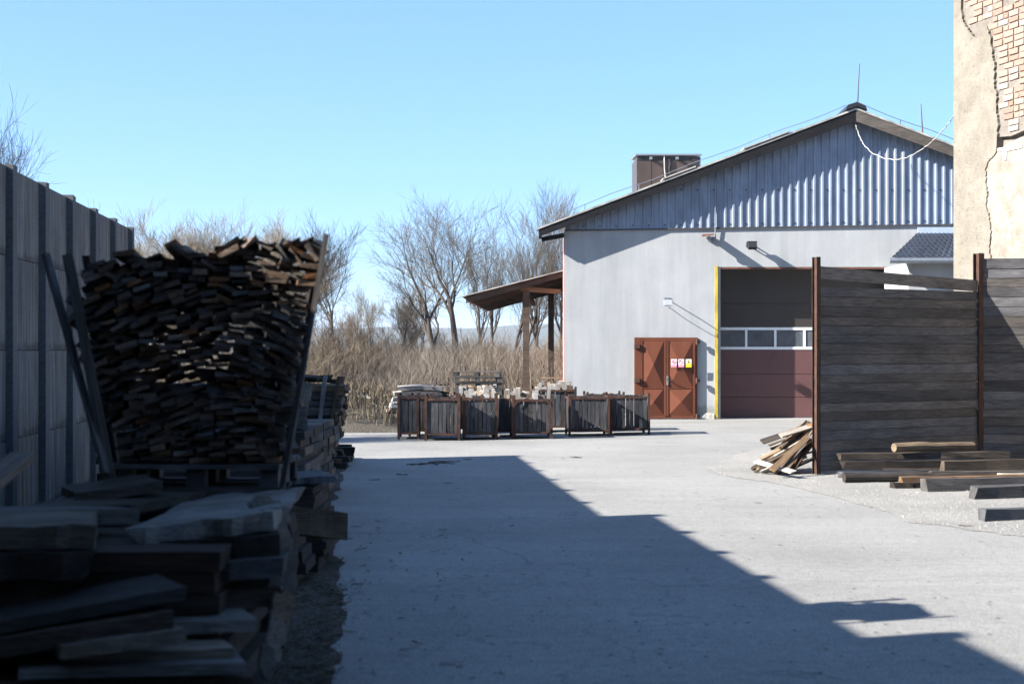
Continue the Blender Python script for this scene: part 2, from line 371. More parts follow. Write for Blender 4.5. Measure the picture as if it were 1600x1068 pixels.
for i, (t_, h) in enumerate(posts):
    m = wbox(t_-.09, t_+.09, -.12, .075, -.02, h+.015)
    for k in (4, 5, 6, 7):
        v = m.v[k]; m.v[k] = (v[0], v[1], v[2] + rnd(-.012, .012))
    m.build('wall_post', M['post_concrete'], cw, origin=wallp(t_)-cw.location)
    if i+1 < len(posts):
        t1, h1 = posts[i+1]; hh = min(h, h1) if h != h1 else h
        hh = h if i != 6 and i != 11 else h1
        zs = [0, .86, 1.80, 2.78, hh]
        for z0, z1 in zip(zs[:-1], zs[1:]):
            wpan(t_+.092, t1-.092, z0, z1, hh).build('wall_panel', M['concrete'], cw, origin=wallp((t_+t1)/2, 0, z0)-cw.location)

# ------------------------------------------------------------------ workshop building
FY = 37.2; S = FY/F
def fx(px): return (px-800)*S
def fz(py): return 1.8+(547-py)*S
BX0, BX1 = fx(882), 16.45; RX, RZ = fx(1332), 8.02
DV = Vector((.041, 1, 0)); BL = 24.0
shop = thing('workshop_building', 'white rendered workshop with blue corrugated gable and shallow pitched roof', 'building', (8.9, FY, 0))
SO = shop.location.copy()
def part(mb, name, mat, parent=None, smooth=False, origin=None):
    mb.v = [tuple(Vector(v)-SO) for v in mb.v]
    if origin is not None:
        mb2 = MB(); o_ = Vector(origin)-SO; mb2.v = [tuple(Vector(v)-o_) for v in mb.v]; mb2.f = mb.f
        o = mb2.build(name, mat, None, smooth, origin=(0,0,0)); o.location = o_; o.parent = parent or shop
        return o
    return mb.build(name, mat, parent or shop, smooth)
zl, zr = fz(360), fz(350.4)
def wt(x): return zl + (zr-zl)*(x-BX0)/(fx(1493)-BX0)
GX0, GX1, GZ = fx(1117), fx(1418), fz(417)
part(MB().prism([(BX0,FY,0),(GX0,FY,0),(GX0,FY,GZ),(GX1,FY,GZ),(GX1,FY,0),(BX1,FY,0),(BX1,FY,wt(BX1)),(BX0,FY,wt(BX0))], (0,.78,0)), 'front_wall', M['render'])
part(MB().prism([(BX0+.03,FY+.782,0),(BX0+.03,FY+.782,4.9),(BX0+.4,FY+.782,4.9),(BX0+.4,FY+.782,0)], DV*BL), 'side_wall', M['pink'])
part(MB().prism([(BX1-.4,FY+.782,0),(BX1-.4,FY+.782,5.0),(BX1,FY+.782,5.0),(BX1,FY+.782,0)], DV*BL), 'side_wall', M['render'])
part(MB().box(BX0-.012, BX0-.002, FY+.0, FY+.78, 0, 4.9), 'corner_stripe', M['pink'])
# rough plinth showing beside the brown door
pm = MB(); vs = []; fs = []; n = 40
for i in range(n+1):
    x = BX0 + (GX0-.02-BX0)*i/n; h = .16+.07*noise.noise((x*3, 1, 2)); d = .025+.018*noise.noise((x*5, 3, 1))
    vs += [(x, FY-.002, 0), (x, FY-d-.03, 0), (x, FY-d, h*.8), (x, FY-.002, h)]
for i in range(n):
    for j in range(3): fs.append((i*4+j, (i+1)*4+j, (i+1)*4+j+1, i*4+j+1))
part(pm.add(vs, fs), 'plinth', M['plinth'])
# corrugated gable sheets
slope = (RZ-4.92)/(RX-.66)
def rooft(x): return RZ - slope*abs(x-RX)
def gable_sheet(x0, x1, yoff):
    prof = []; x = x0; p = .212
    while x < x1-1e-4:
        for dx, dy in ((0,0),(.118,0),(.135,.038),(.178,.038),(.195,0)):
            if x+dx < x1: prof.append((x+dx, dy))
        x += p
    prof.append((x1, 0)); vs = []; fs = []
    for (x, d) in prof:
        vs += [(x, FY-.012-yoff-d, wt(x)+.015), (x, FY-.012-yoff-d, max(wt(x)+.02, rooft(x)-.10))]
    for i in range(len(prof)-1): fs.append((2*i, 2*i+2, 2*i+3, 2*i+1))
    return MB().add(vs, fs)
x = BX0+.02; k = 0
while x < BX1-.1:
    x1 = min(x+.848, BX1-.02)
    sh = part(gable_sheet(x, x1, .004*(k % 2)), 'gable_sheet', M['sheet'])
    b = MB(); xb = x+.06
    while xb < x1:
        zb = fz(297)
        if rooft(xb)-.3 > zb: b.tube([(xb, FY-.014-.004*(k % 2), zb), (xb, FY-.034, zb)], .022, 6)
        b.tube([(xb, FY-.014-.004*(k % 2), wt(xb)+.10), (xb, FY-.034, wt(xb)+.10)], .02, 6); xb += .424
    part(b, 'bolt', M['black'], sh) if b.v else None
    x = x1; k += 1
part(MB().prism([(BX0,FY-.05,wt(BX0)-.02),(BX1,FY-.05,wt(BX1)-.02),(BX1,FY-.05,wt(BX1)+.012),(BX0,FY-.05,wt(BX0)+.012)], (0,.046,0)), 'sheet_drip_trim', M['trim'])
part(MB().prism([(BX0+.02,FY+.05,4.9),(RX,FY+.05,RZ-.12),(BX1,FY+.05,5.0)], (0,.1,0)), 'gable_backing', M['trim'])
# roof
OV = .41; EX = .66; EXR = 2*RX-.66
for sx, ex in ((-1, EX), (1, EXR)):
    ez = rooft(ex)
    part(MB().prism([(RX,FY-OV,RZ),(ex,FY-OV,ez),(ex,FY-OV,ez+.045),(RX,FY-OV,RZ+.05)], DV*(OV+.25)), 'verge_slope', M['roof_sheet'])
    ei = BX0+.02 if sx < 0 else BX1-.02
    part(MB().prism([(RX+.04,FY+.252,RZ),(ei,FY+.252,rooft(ei)),(ei,FY+.252,rooft(ei)+.07),(RX+.04,FY+.252,RZ+.075)], DV*BL), 'roof_slope', M['roof_sheet'])
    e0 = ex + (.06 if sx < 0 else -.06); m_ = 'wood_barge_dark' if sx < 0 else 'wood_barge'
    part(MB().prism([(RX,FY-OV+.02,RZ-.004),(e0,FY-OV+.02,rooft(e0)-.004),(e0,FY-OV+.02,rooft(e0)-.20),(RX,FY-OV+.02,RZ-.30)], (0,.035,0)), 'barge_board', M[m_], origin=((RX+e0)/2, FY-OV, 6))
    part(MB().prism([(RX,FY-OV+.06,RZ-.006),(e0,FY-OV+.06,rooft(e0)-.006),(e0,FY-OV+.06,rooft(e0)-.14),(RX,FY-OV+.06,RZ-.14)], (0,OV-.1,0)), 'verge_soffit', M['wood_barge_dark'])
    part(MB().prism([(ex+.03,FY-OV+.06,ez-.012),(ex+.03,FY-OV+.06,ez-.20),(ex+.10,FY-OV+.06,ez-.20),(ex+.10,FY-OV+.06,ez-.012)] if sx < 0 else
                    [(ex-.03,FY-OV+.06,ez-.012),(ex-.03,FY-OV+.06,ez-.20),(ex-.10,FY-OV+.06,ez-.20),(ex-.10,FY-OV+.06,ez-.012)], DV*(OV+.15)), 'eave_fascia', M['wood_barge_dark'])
part(MB().prism([(BX0-.6,FY-OV+.3,4.75),(BX0-.02,FY-OV+.3,4.86),(BX0-.02,FY-OV+.3,4.74),(BX0-.6,FY-OV+.3,4.63)], (0,.1,0)), 'eave_beam', M['wood_barge_dark'])
# lighter lifted end near ridge and ridge cap
part(MB().prism([(RX-.28,FY-OV-.03,RZ-.02),(RX,FY-OV-.03,RZ+.085),(RX+.28,FY-OV-.03,RZ-.02),(RX+.24,FY-OV-.03,RZ+.09),(RX,FY-OV-.03,RZ+.19),(RX-.22,FY-OV-.03,RZ+.12)], (.4,9,0)), 'ridge_cap', M['black'])
for (xa, xb) in ((3.9, 4.75), (6.0, 7.2)):
    part(MB().prism([(xa,FY-OV-.02,rooft(xa)+.075),(xb,FY-OV-.02,rooft(xb)+.075),(xb,FY-OV-.02,rooft(xb)+.11),(xa,FY-OV-.02,rooft(xa)+.11)], (0,.6,0)), 'verge_sheet', M['roof_sheet'])
# lightning rods and wire
cond = MB()
def wirepts(xs, lift): return [(x, FY-.2, rooft(x)+.07+lift+.02*math.sin(x*3)) for x in xs]
cond.tube(wirepts([EX+.2+i*(RX-EX-.4)/14 for i in range(15)], .14), .012, 4)
cond.tube([(RX+.05, FY-.2, RZ+.25)] + wirepts([RX+.5+i*.5 for i in range(12)], .16), .012, 4)
for x in (1.9, 3.3, 4.9, 6.7, 10.1, 12): cond.tube([(x, FY-.2, rooft(x)+.05), (x, FY-.2, rooft(x)+.22)], .016, 4)
part(cond, 'lightning_wire', M['zinc'])
part(MB().tube([(RX+.1, FY-.1, RZ+.1), (RX+.16, FY-.1, RZ+1.25)], [.022, .010], 5), 'lightning_rod', M['trim'])
xr = fx(1441); part(MB().tube([(xr, FY-.05, rooft(xr)+.02), (xr-.05, FY-.05, rooft(xr)+.9)], [.022, .010], 5), 'lightning_rod', M['rust_red'])
# garage opening: recessed sectional door
DY = FY+.70; DS = DY/F
def dz(py): return 1.8+(547-py)*DS
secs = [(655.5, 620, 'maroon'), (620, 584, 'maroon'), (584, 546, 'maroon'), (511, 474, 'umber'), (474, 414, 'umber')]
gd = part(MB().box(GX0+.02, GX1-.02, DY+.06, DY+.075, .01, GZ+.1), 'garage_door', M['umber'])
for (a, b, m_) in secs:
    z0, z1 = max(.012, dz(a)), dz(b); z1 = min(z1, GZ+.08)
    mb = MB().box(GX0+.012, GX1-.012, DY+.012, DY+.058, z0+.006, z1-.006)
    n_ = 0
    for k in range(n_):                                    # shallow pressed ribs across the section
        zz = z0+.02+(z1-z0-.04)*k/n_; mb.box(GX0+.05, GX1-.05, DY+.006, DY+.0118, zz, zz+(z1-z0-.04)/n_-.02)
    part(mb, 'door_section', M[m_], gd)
zb0, zb1 = dz(546), dz(511); px0 = GX0+.16
mb = MB().box(GX0+.012, GX1-.012, DY-.004, DY+.05, zb0+.004, zb0+.075); mb.box(GX0+.012, GX1-.012, DY-.004, DY+.05, zb1-.075, zb1-.004)
pw = .775; xs = [GX0+.16+pw*i for i in range(7)]
mb.box(GX0+.012, xs[0]+.03, DY-.003, DY+.05, zb0+.076, zb1-.076)
for x in xs[1:]: mb.box(x-.03, min(x+.03, GX1-.013), DY-.003, DY+.05, zb0+.076, zb1-.076)
part(mb, 'window_band_frame', M['white_paint'], gd)
for x in xs[:-1]: part(MB().box(x+.032, min(x+pw-.032, GX1-.04), DY+.018, DY+.03, zb0+.078, zb1-.078), 'pane', M['pane'], gd)
part(MB().box(GX0+.012, GX1-.012, DY-.002, DY+.05, -.005, .011), 'door_seal', M['zinc'], gd)
part(MB().box(GX0-.005, GX0+.075, FY-.012, FY-.002, .0, GZ+.03), 'yellow_edge_strip', M['yellow'])
part(MB().box(GX0+.004, GX0+.15, FY+.02, FY+.5, .0, GZ-.004), 'jamb_guide', M['jamb'])
part(MB().box(GX0+.18, GX1-.004, FY+.004, FY+.10, GZ-.05, GZ-.004), 'lintel_angle', M['rust_red'])
# brown double door
bx0, bx1, bz1 = fx(991), fx(1089), fz(527)
bd = part(MB().box(bx0, bx1, FY-.05, FY-.002, .03, bz1), 'steel_door', M['door_brown_dark'])
fr = MB().box(bx0, bx0+.15, FY-.085, FY-.051, .03, bz1); fr.box(bx1-.06, bx1, FY-.085, FY-.051, .03, bz1)
fr.box(bx0+.151, bx1-.061, FY-.085, FY-.051, bz1-.085, bz1); fr.box(bx0+.151, bx1-.061, FY-.085, FY-.051, .03, .09)
part(fr, 'door_frame', M['door_brown'], bd)
def pyramid(x0, x1, z0, z1, y, d):
    cx_, cz_ = (x0+x1)/2, (z0+z1)/2
    return [(x0,y,z0),(x1,y,z0),(x1,y,z1),(x0,y,z1),(cx_,y-d,cz_)], [(0,1,4),(1,2,4),(2,3,4),(3,0,4)]
xm = fx(1040.5); zmid = fz(606)
for (x0, x1) in ((bx0+.155, xm-.01), (xm+.004, bx1-.064)):
    mb = MB(); y = FY-.086
    mb.box(x0, x1, y, FY-.0515, .094, bz1-.09)
    mb.box(x0, x0+.05, y-.022, y-.001, .094, bz1-.09); mb.box(x1-.05, x1, y-.022, y-.001, .094, bz1-.09)
    for (z0, z1) in ((.11, zmid-.012), (zmid+.012, bz1-.10)): mb.add(*pyramid(x0+.055, x1-.055, z0, z1, y-.002, .085))
    mb.box(x0+.051, x1-.051, y-.018, y-.003, zmid-.010, zmid+.010)
    part(mb, 'door_leaf', M['door_brown'], bd)
for zc in (fz(541), fz(594)): part(MB().box(bx0-.01, bx0+.13, FY-.17, FY-.087, zc-.05, zc+.06), 'hinge', M['door_brown_dark'], bd)
for zc in (fz(534), fz(594), fz(650)): part(MB().tube([(bx1-.02, FY-.14, zc-.07), (bx1-.02, FY-.14, zc+.07)], .035, 8).box(bx1-.02, bx1+.06, FY-.125, FY-.09, zc-.04, zc+.04), 'hinge', M['door_brown_dark'], bd)
zh = fz(594); part(MB().box(xm+.0, xm+.05, FY-.125, FY-.10, zh-.12, zh+.12), 'lock_plate', M['steel'], bd)
part(MB().tube([(xm+.025, FY-.12, zh+.03), (xm+.025, FY-.19, zh+.03), (xm+.10, FY-.20, zh+.01), (xm+.20, FY-.20, zh-.02)], .014, 6), 'door_handle', M['black'], bd)
# notices on the door
sz = fz(567)
for i, pxc in enumerate((1051.5, 1063.0, 1074.5)):
    xc = fx(pxc); w_, h_ = .073, .105; y0 = FY-.20
    tg = part(MB().box(xc-w_, xc+w_, y0, y0+.004, sz-h_, sz+h_), 'door_notice', M['sign_yellow' if i == 2 else 'sign_white'], bd)
    if i < 2:
        part(MB().box(xc-w_+.002, xc+w_-.002, y0-.003, y0-.001, sz-h_+.002, sz-h_+.06), 'notice_strip', M['sign_pink'], tg)
        ring = MB(); n = 20
        for k in range(n):
            a0, a1 = 2*math.pi*k/n, 2*math.pi*(k+1)/n
            ring.add([(xc+r_*math.cos(a), y0-.003, sz+.03+r_*math.sin(a)) for (r_, a) in ((.058,a0),(.058,a1),(.044,a1),(.044,a0))], [(0,1,2,3)])
        ring.beam((xc-.036, y0-.003, sz+.066), (xc+.036, y0-.003, sz-.006), .002, .012)
        part(ring, 'notice_ring', M['sign_red'], tg)
        if i == 0: part(MB().box(xc-.006, xc+.008, y0-.005, y0-.0035, sz+.008, sz+.05).box(xc-.02, xc-.006, y0-.005, y0-.0035, sz+.012, sz+.03), 'notice_pictogram', M['sign_black'], tg)
        else: part(MB().beam((xc-.05, y0-.005, sz+.085), (xc-.005, y0-.005, sz+.04), .002, .02).box(xc+.01, xc+.024, y0-.006, y0-.0035, sz-.0, sz+.02), 'notice_pictogram', M['sign_black'], tg)
    else:
        part(MB().box(xc-w_+.001, xc+w_-.001, y0-.003, y0-.001, sz-.015, sz+h_-.001), 'notice_panel', M['sign_white'], tg)
        part(MB().add([(xc-.052,y0-.005,sz-.005),(xc+.052,y0-.005,sz-.005),(xc,y0-.005,sz+.092)], [(0,1,2)]), 'warning_triangle', M['sign_yellow'], tg)
        part(MB().tube([(xc,y0-.009,sz+.03),(xc,y0-.0055,sz+.03)], .018, 7).box(xc-.006, xc+.006, y0-.009, y0-.006, sz+.005, sz+.07), 'notice_pictogram', M['sign_black'], tg)
# conduit, floodlights
part(MB().tube([(fx(1117), FY-.075, fz(276)), (fx(1117), FY-.075, fz(352)), (fx(1117), FY-.06, fz(372))], .018, 6), 'conduit', M['zinc'])
fl = thing('floodlight', 'black floodlight on the white wall above the garage opening', 'floodlight', (fx(1172), FY, fz(384)))
MB().obox((0,-.36,-.02), (.11,0,0), (0,.05,-.03), (0,.05,.075)).build('lamp_head', M['black'], fl)
MB().beam((-.07,-.004,.02), (-.07,-.33,.03), .02, .03).beam((.07,-.004,.02), (.07,-.33,.03), .02, .03).box(-.12,.12,-.37,-.18,.06,.095).box(-.1,.1,-.02,-.003,-.04,.08).build('bracket', M['black'], fl)
fl = thing('floodlight', 'small white floodlight on a thin arm above the brown door', 'floodlight', (fx(1040), FY, fz(474)))
MB().obox((0,-.55,0), (.10,0,0), (0,.05,-.01), (0,.012,.07)).build('lamp_head', M['lamp_white'], fl)
MB().tube([(.06,-.003,.10),(.06,-.3,.11),(.03,-.52,.10),(.0,-.55,.07)], .012, 5).tube([(.1,-.003,-.10),(.08,-.15,-.14),(.05,-.35,-.12),(.02,-.52,-.06)], .009, 5).box(-.04,.12,-.02,-.003,.05,.15).build('arm', M['zinc'], fl)
MB().box(-.02, .02, -.6, -.5, -.12, -.072).build('lamp_foot', M['lamp_white'], fl)
fl = thing('wall_lamp', 'old lamp under a rusty tin hood on the white wall', 'lamp', (fx(1103), FY, fz(373)))
MB().prism([(-.17,-.48,.02),(.15,-.48,.06),(.20,-.1,.10),(-.1,-.1,.09)], (0,0,.025)).build('tin_hood', M['rust_red'], fl)
MB().tube([(.02,-.3,.03),(.02,-.3,-.10)], [.05,.035], 8).build('lamp_glass', M['zinc'], fl)
MB().tube([(.12,-.003,-.02),(.10,-.2,.02),(.04,-.3,.04)], .018, 6).box(.08,.2,-.07,-.003,-.08,.05).build('bracket', M['zinc'], fl)
# roof cowl
cy = 42.5; cs = cy/F
def cxx(px): return (px-800)*cs
def czz(py): return 1.8+(547-py)*cs
cw_ = thing('roof_cowl', 'brown sheet metal box with flat lid rising from the workshop roof', 'roof vent', (cxx(1045), cy, 5.9))
co = cw_.location.copy()
def cpart(mb, name, mat):
    mb.v = [tuple(Vector(v)-co) for v in mb.v]; return mb.build(name, mat, cw_)
cpart(MB().box(cxx(995), cxx(1093), cy, cy+1.7, 5.9, czz(245)), 'casing', M['cowl_brown'])
cpart(MB().prism([(cxx(993),cy-.09,czz(243.5)),(cxx(1096),cy-.09,czz(243.5)),(cxx(1096),cy-.09,czz(241)),(cxx(993),cy-.09,czz(241))], (0,1.9,.1)), 'lid', M['zinc'])
for (a, b) in ((997, 1017.5), (1018.5, 1035.5), (1036.5, 1056), (1057, 1080)):
    cpart(MB().box(cxx(a), cxx(b), cy-.03, cy-.003, 5.9, czz(252)), 'cladding_panel', M['cowl_brown'])
cpart(MB().box(cxx(1081), cxx(1094.5), cy-.035, cy-.002, 5.9, czz(246)), 'corner_post', M['black'])
cpart(MB().box(cxx(996), cxx(1080), cy-.015, cy-.002, czz(251.5), czz(246)), 'top_rail', M['black'])
for px in (1017, 1058): cpart(MB().box(cxx(px)-.05, cxx(px)+.03, cy-.16, cy-.031, czz(250), czz(246)), 'bracket', M['zinc'])
cpart(MB().tube([(cxx(1037.5), cy-.05, czz(243)), (cxx(1038), cy-.06, czz(265)), (cxx(1040), cy-.07, czz(285))], .018, 6), 'pale_pipe', M['rope'])
cpart(MB().tube([(cxx(1045), cy-.06, czz(249)), (cxx(1046.5), cy-.06, czz(256)), (cxx(1045), cy-.06, czz(264)), (cxx(1048), cy-.06, czz(278))], .035, 6), 'dark_hose', M['black'])
# rope between gable and brick house
pts = [(1337,195,FY-.55),(1341,208,FY-.6),(1348,224,36.2),(1362,239,35.6),(1380,247,34.5),(1400,250,33.2),(1420,245,32),(1440,234,30.6),(1456,222,29.4),(1470,208,28.2),(1482,193,26.8),(1494,176,25.3)]
wp = [W(*p) for p in pts]; fine = []
for a, b in zip(wp[:-1], wp[1:]):
    for k in range(6): fine.append(a.lerp(b, k/6)+Vector((rnd(-.012,.012), rnd(-.01,.01), rnd(-.012,.012))))
tag(MB().tube(fine, [.007+.005*abs(math.sin(i*1.7)) for i in range(len(fine))], 5).build('hanging_rope', M['rope'], origin=wp[0]), 'pale twisted rope sagging across the corrugated gable', 'rope')

# lean-to canopy on the workshop's left side
cn = thing('lean_to_canopy', 'open lean-to roof on timber posts beside the workshop', 'canopy', (0, 39, 0)); co2 = cn.location.copy()
def npart(mb, name, mat, origin=None):
    mb.v = [tuple(Vector(v)-co2) for v in mb.v]; return mb.build(name, mat, cn)
A = W(725,466,39); B = W(881,425,39); D10 = Vector((.04,1,0))*9.5
nb = 11
for i in range(nb):
    a = A.lerp(B, i/nb); b = A.lerp(B, (i+.97)/nb); dzr = rnd(-.012,.012)
    e = D10*rnd(.97, 1.02)
    npart(MB().prism([a+Vector((0,0,dzr)), b+Vector((0,0,dzr)), b+Vector((0,0,dzr+.02)), a+Vector((0,0,dzr+.02))], e), 'roof_board', M['wood_purlin'])
npart(MB().prism([A+Vector((-.06,-.06,.035)), B+Vector((0,-.06,.035)), B+Vector((0,-.06,.065)), A+Vector((-.06,-.06,.065))], D10*1.01), 'roof_covering', M['roof_sheet'])
for k in range(7):
    o_ = Vector((.04,1,0))*(k*1.5+.05)
    npart(MB().prism([A+o_+Vector((.05,0,-.13)), B+o_+Vector((0,0,-.13)), B+o_+Vector((0,0,-.014)), A+o_+Vector((.05,0,-.014))], (0,.07,0)), 'rafter', M['wood_purlin'])
p1 = W(822,449,39.3); p2 = W(861,456,44.5)
npart(MB().box(p1.x-.09, p1.x+.09, 39.22, 39.38, 0, p1.z-.10), 'post', M['wood_purlin']); npart(MB().box(p2.x-.09, p2.x+.09, 44.42, 44.58, 0, p2.z-.06), 'post', M['wood_purlin'])
npart(MB().beam((p1.x-.15, 39.3, p1.z-.035), (BX0-.03, 39.3, p1.z-.12), .10, .13), 'tie_beam', M['wood_tan'])
npart(MB().beam((p1.x, 39.40, p1.z-.17), (p1.x+.36, 48.3, p1.z-.17), .12, .14), 'plate_beam', M['wood_purlin'])

# small tiled annex in front of the facade
an = thing('tiled_annex', 'small white annex with blue grey tiled roof and gutter', 'annex', (10.9, 35.5, 0)); ao = an.location.copy()
def apart(mb, name, mat, smooth=False):
    mb.v = [tuple(Vector(v)-ao) for v in mb.v]; return mb.build(name, mat, an, smooth)
E0 = W(1394,403,34.6); E1 = E0+Vector((3.6,0,0)); T0 = W(1434,365,FY-.1); T1 = T0+Vector((2.6,0,0)); 
rows = 8; cols_ = 24
for r in range(rows):
    mb = MB(); vs = []; fs = []; n = cols_*4
    for j in (0, 1):
        u = (r+j*1.06)/rows; p = E0.lerp(T0, u); q = E1.lerp(T1, u); lift = .045*(1-j)
        for i in range(n+1):
            c_ = p.lerp(q, i/n); vs.append((c_.x, c_.y, c_.z+lift+.028*math.sin(2*math.pi*i/4)))
    for i in range(n): fs.append((i, i+1, n+1+i+1, n+1+i))
    k0 = len(vs)
    for i in range(n+1): v = vs[i]; vs.append((v[0], v[1]+.003, v[2]-.05))
    for i in range(n): fs.append((k0+i, k0+i+1, i+1, i))
    apart(mb.add(vs, fs), 'tile_course', M['tile'], False)
apart(MB().prism([E0+Vector((.02,.05,-.05)), E1+Vector((0,.05,-.05)), T1+Vector((0,0,-.06)), T0+Vector((.02,0,-.06))], (0,0,-.05)), 'roof_deck', M['black'])
apart(MB().tube([E0+Vector((-.08,-.06,-.07)), E1+Vector((0,-.06,-.07))], .07, 8), 'gutter', M['zinc'])
apart(MB().box(T0.x-.0, T1.x, FY-.09, FY-.06, T0.z+.01, T0.z+.17), 'flashing', M['flash'])
apart(MB().box(fx(1420)*34.9/FY, 13.4, 34.9, FY-.01, 0, E0.z-.09), 'wall', M['render'])

# ------------------------------------------------------------------ brick house on the right
BC = Vector((W(1493.5,547,25).x, 25, 0)); BD = Vector((.31,-.951,0)).normalized(); BN = Vector((-BD.y*-1, 0, 0))
BN = Vector((BD.y, -BD.x, 0)).normalized()
if BN.x > 0: BN = -BN
bh = thing('brick_house', 'tall old brick house with crumbling cream plaster', 'house', BC)
BH = 9.6; BLN = 6.0
def bw(s, z, off=0): return BD*s + BN*off + Vector((0,0,z))
MB().prism([bw(0,0,-.09), bw(BLN,0,-.09), bw(BLN,BH,-.09), bw(0,BH,-.09)], -BN*6).build('core_wall', M['mortar'], bh)
def spx(px):
    k = (px-800)/F; return (k*BC.y-BC.x)/(BD.x-k*BD.y)
def sz_(px, py):
    s = spx(px); Y = BC.y+BD.y*s; return (s, 1.8+(547-py)/F*Y)
ln = [(1503,-60),(1504,0),(1507,30),(1512,42),(1520,52),(1527,60),(1540,57),(1543,40),(1551,60),(1553,85),(1557,100),(1556,128),(1560,150),(1559,172),(1563,188),(1561,214)]
lo = [(1561,236),(1553,246),(1545,255),(1543,268),(1544,284),(1546,302),(1544,322),(1549,340),(1552,362),(1549,390),(1553,420),(1550,470)]
lnz = [sz_(*p) for p in ln]; loz = [sz_(*p) for p in lo]
def jag(l):
    out = []
    for (a, b) in zip(l[:-1], l[1:]):
        for k in range(6):
            u = k/6; out.append((a[0]+(b[0]-a[0])*u+rnd(-.022,.022), a[1]+(b[1]-a[1])*u+rnd(-.006,.006)))
    out.append(l[-1]); return out
lnj, loj = jag(lnz), jag(loz)
out = [(0, BH)] + [(lnj[0][0], BH)] + lnj + loj + [(loj[-1][0], 0), (0, 0)]
MB().prism([bw(s, z, -.088) for s, z in out], BN*.135).build('plaster_coat', M['plaster'], bh)
def gapped(l): return [(s+.003+.030*max(0, noise.noise((z*3.7, 0, 7))-.10)+rnd(0,.006), z) for s, z in l]
mo = [(lnj[0][0]+.01, BH)] + gapped(lnj) + [(1.5, lnj[-1][1]-.03), (2.1, lnj[-1][1]+.05), (2.6, lnj[-1][1]+.42), (3.5, lnj[-1][1]+.8), (4.3, lnj[-1][1]+1.7), (BLN, lnj[-1][1]+1.8), (BLN, BH)]
MB().prism([bw(s, z, -.088) for s, z in mo], BN*.088).build('mortar_bed', M['mortar'], bh)
zc_top = sz_(1561,214)[1]
out2 = gapped(loj) + [(loj[-1][0]+.012, 0), (BLN, 0), (BLN, loj[0][1]+1.9), (4.3, loj[0][1]+1.8), (3.5, loj[0][1]+.9), (2.6, loj[0][1]+.55), (2.1, loj[0][1]+.18), (1.5, loj[0][1]+.1)]
MB().prism([bw(s, z, -.087) for s, z in out2], BN*.112).build('plaster_undercoat', M['plaster2'], bh)
pm = MB().prism([bw(s, z, .026) for s, z in [sz_(1562,232), sz_(1600,226), sz_(1600,231), sz_(1576,236), sz_(1575,250), sz_(1571,250), sz_(1570,236), sz_(1562,236)]], BN*.02)
pm.build('white_filler', M['white_paint'], bh)
bmesh_ = [MB().obox((0,0,0), BD*.128*k, BN*.014, Vector((0,0,.044))).mesh('brick', M['brick']) for k in (1, .98, .48)]
pitch = .272; rowh = .106; r = 0; z = zc_top-.02; nbk = 0
while z < BH-.05:
    s = .1 + (0 if r % 2 else -.136); k_ = 0
    while s < 4.2:
        sh_ = random.random() < .25; w_ = pitch*(.5 if sh_ else 1); sc = s+w_/2
        bs = 0
        for (a, b) in lnz:
            if b <= z+.05: bs = a; break
        bs = max([a for (a, b) in lnz if abs(b-z) < .12] or [bs if z < lnz[1][1] else lnz[0][0]])
        lim = 4.0 - .5*abs(math.sin(z*2.1)) - (.0 if z > zc_top+1.7 else (zc_top+1.7-z)*1.2)
        if sc-w_/2 > bs+.0 and sc < lim and nbk < 290 and random.random() > .05:
            o = link('brick', bmesh_[2] if sh_ else bmesh_[r % 2], bh); nbk += 1
            o.location = bw(sc, z, .006+rnd(-.006,.008)); o.rotation_euler = (rnd(-.03,.03), rnd(-.03,.03), rnd(-.03,.03)); o.scale = (rnd(.9,1.0), rnd(.9,1.0), rnd(.82,1.05))
        s += w_
    z += rowh; r += 1
out3 = [(4.0, BH), (BLN, BH), (BLN, loj[0][1]+1.92), (4.32, loj[0][1]+1.83), (3.9, loj[0][1]+2.3), (4.1, loj[0][1]+2.8)]
MB().prism([bw(s, z, .002) for s, z in out3], BN*.04).build('plaster_coat', M['plaster'], bh)

# unseen shed shape added behind the photographer; it blocks sky to darken the yard
rb = thing('rear_sky_block', 'unseen shed shape added behind the photographer to block sky light', 'sky blocker', (3, -9, 0))
MB().box(-12, 11, 0, 6, 0, 12.4).build('wall', M['wood_slab'], rb)
MB().prism([(-12.6,-.6,12.5),(-12.6,6.6,12.5),(-12.6,3,14.4)], (24.4,0,0)).build('roof', M['roof_sheet'], rb)

# ------------------------------------------------------------------ board fence on the right
P1 = G(1275.5,741); P2 = Vector((P1.x+2.93, P1.y+1.72, 0)); P2 = Vector(((1529-800)/F*(P1.y+1.72), P1.y+1.72, 0)); P3 = Vector((8.75, 22.2, 0))
fe = thing('board_fence', 'dark weathered board fence between rusty steel posts on the gravel', 'fence', P1)
finv = Matrix.Translation(-P1)
def ibeam(P, h, w, d, dirv, mats, name='fence_post'):
    dv_ = dirv.normalized(); nv = Vector((-dv_.y, dv_.x, 0))
    c = P-P1+Vector((0,0,h/2)); mb = MB()
    mb.obox(c, dv_*w*.06, nv*d/2*.86, Vector((0,0,h/2)))
    mb.obox(c+nv*d/2*.93, dv_*w/2, nv*d*.035, Vector((0,0,h/2))); mb.obox(c-nv*d/2*.93, dv_*w/2, nv*d*.035, Vector((0,0,h/2)))
    return mb.build(name, M[mats], fe)
d12 = (P2-P1).normalized(); d23 = (P3-P2).normalized()
ibeam(P1, 3.15, .075, .10, d12, 'rust'); ibeam(P2, 3.32, .12, .12, d12, 'rust'); ibeam(P3, 3.3, .12, .12, d23, 'rust')
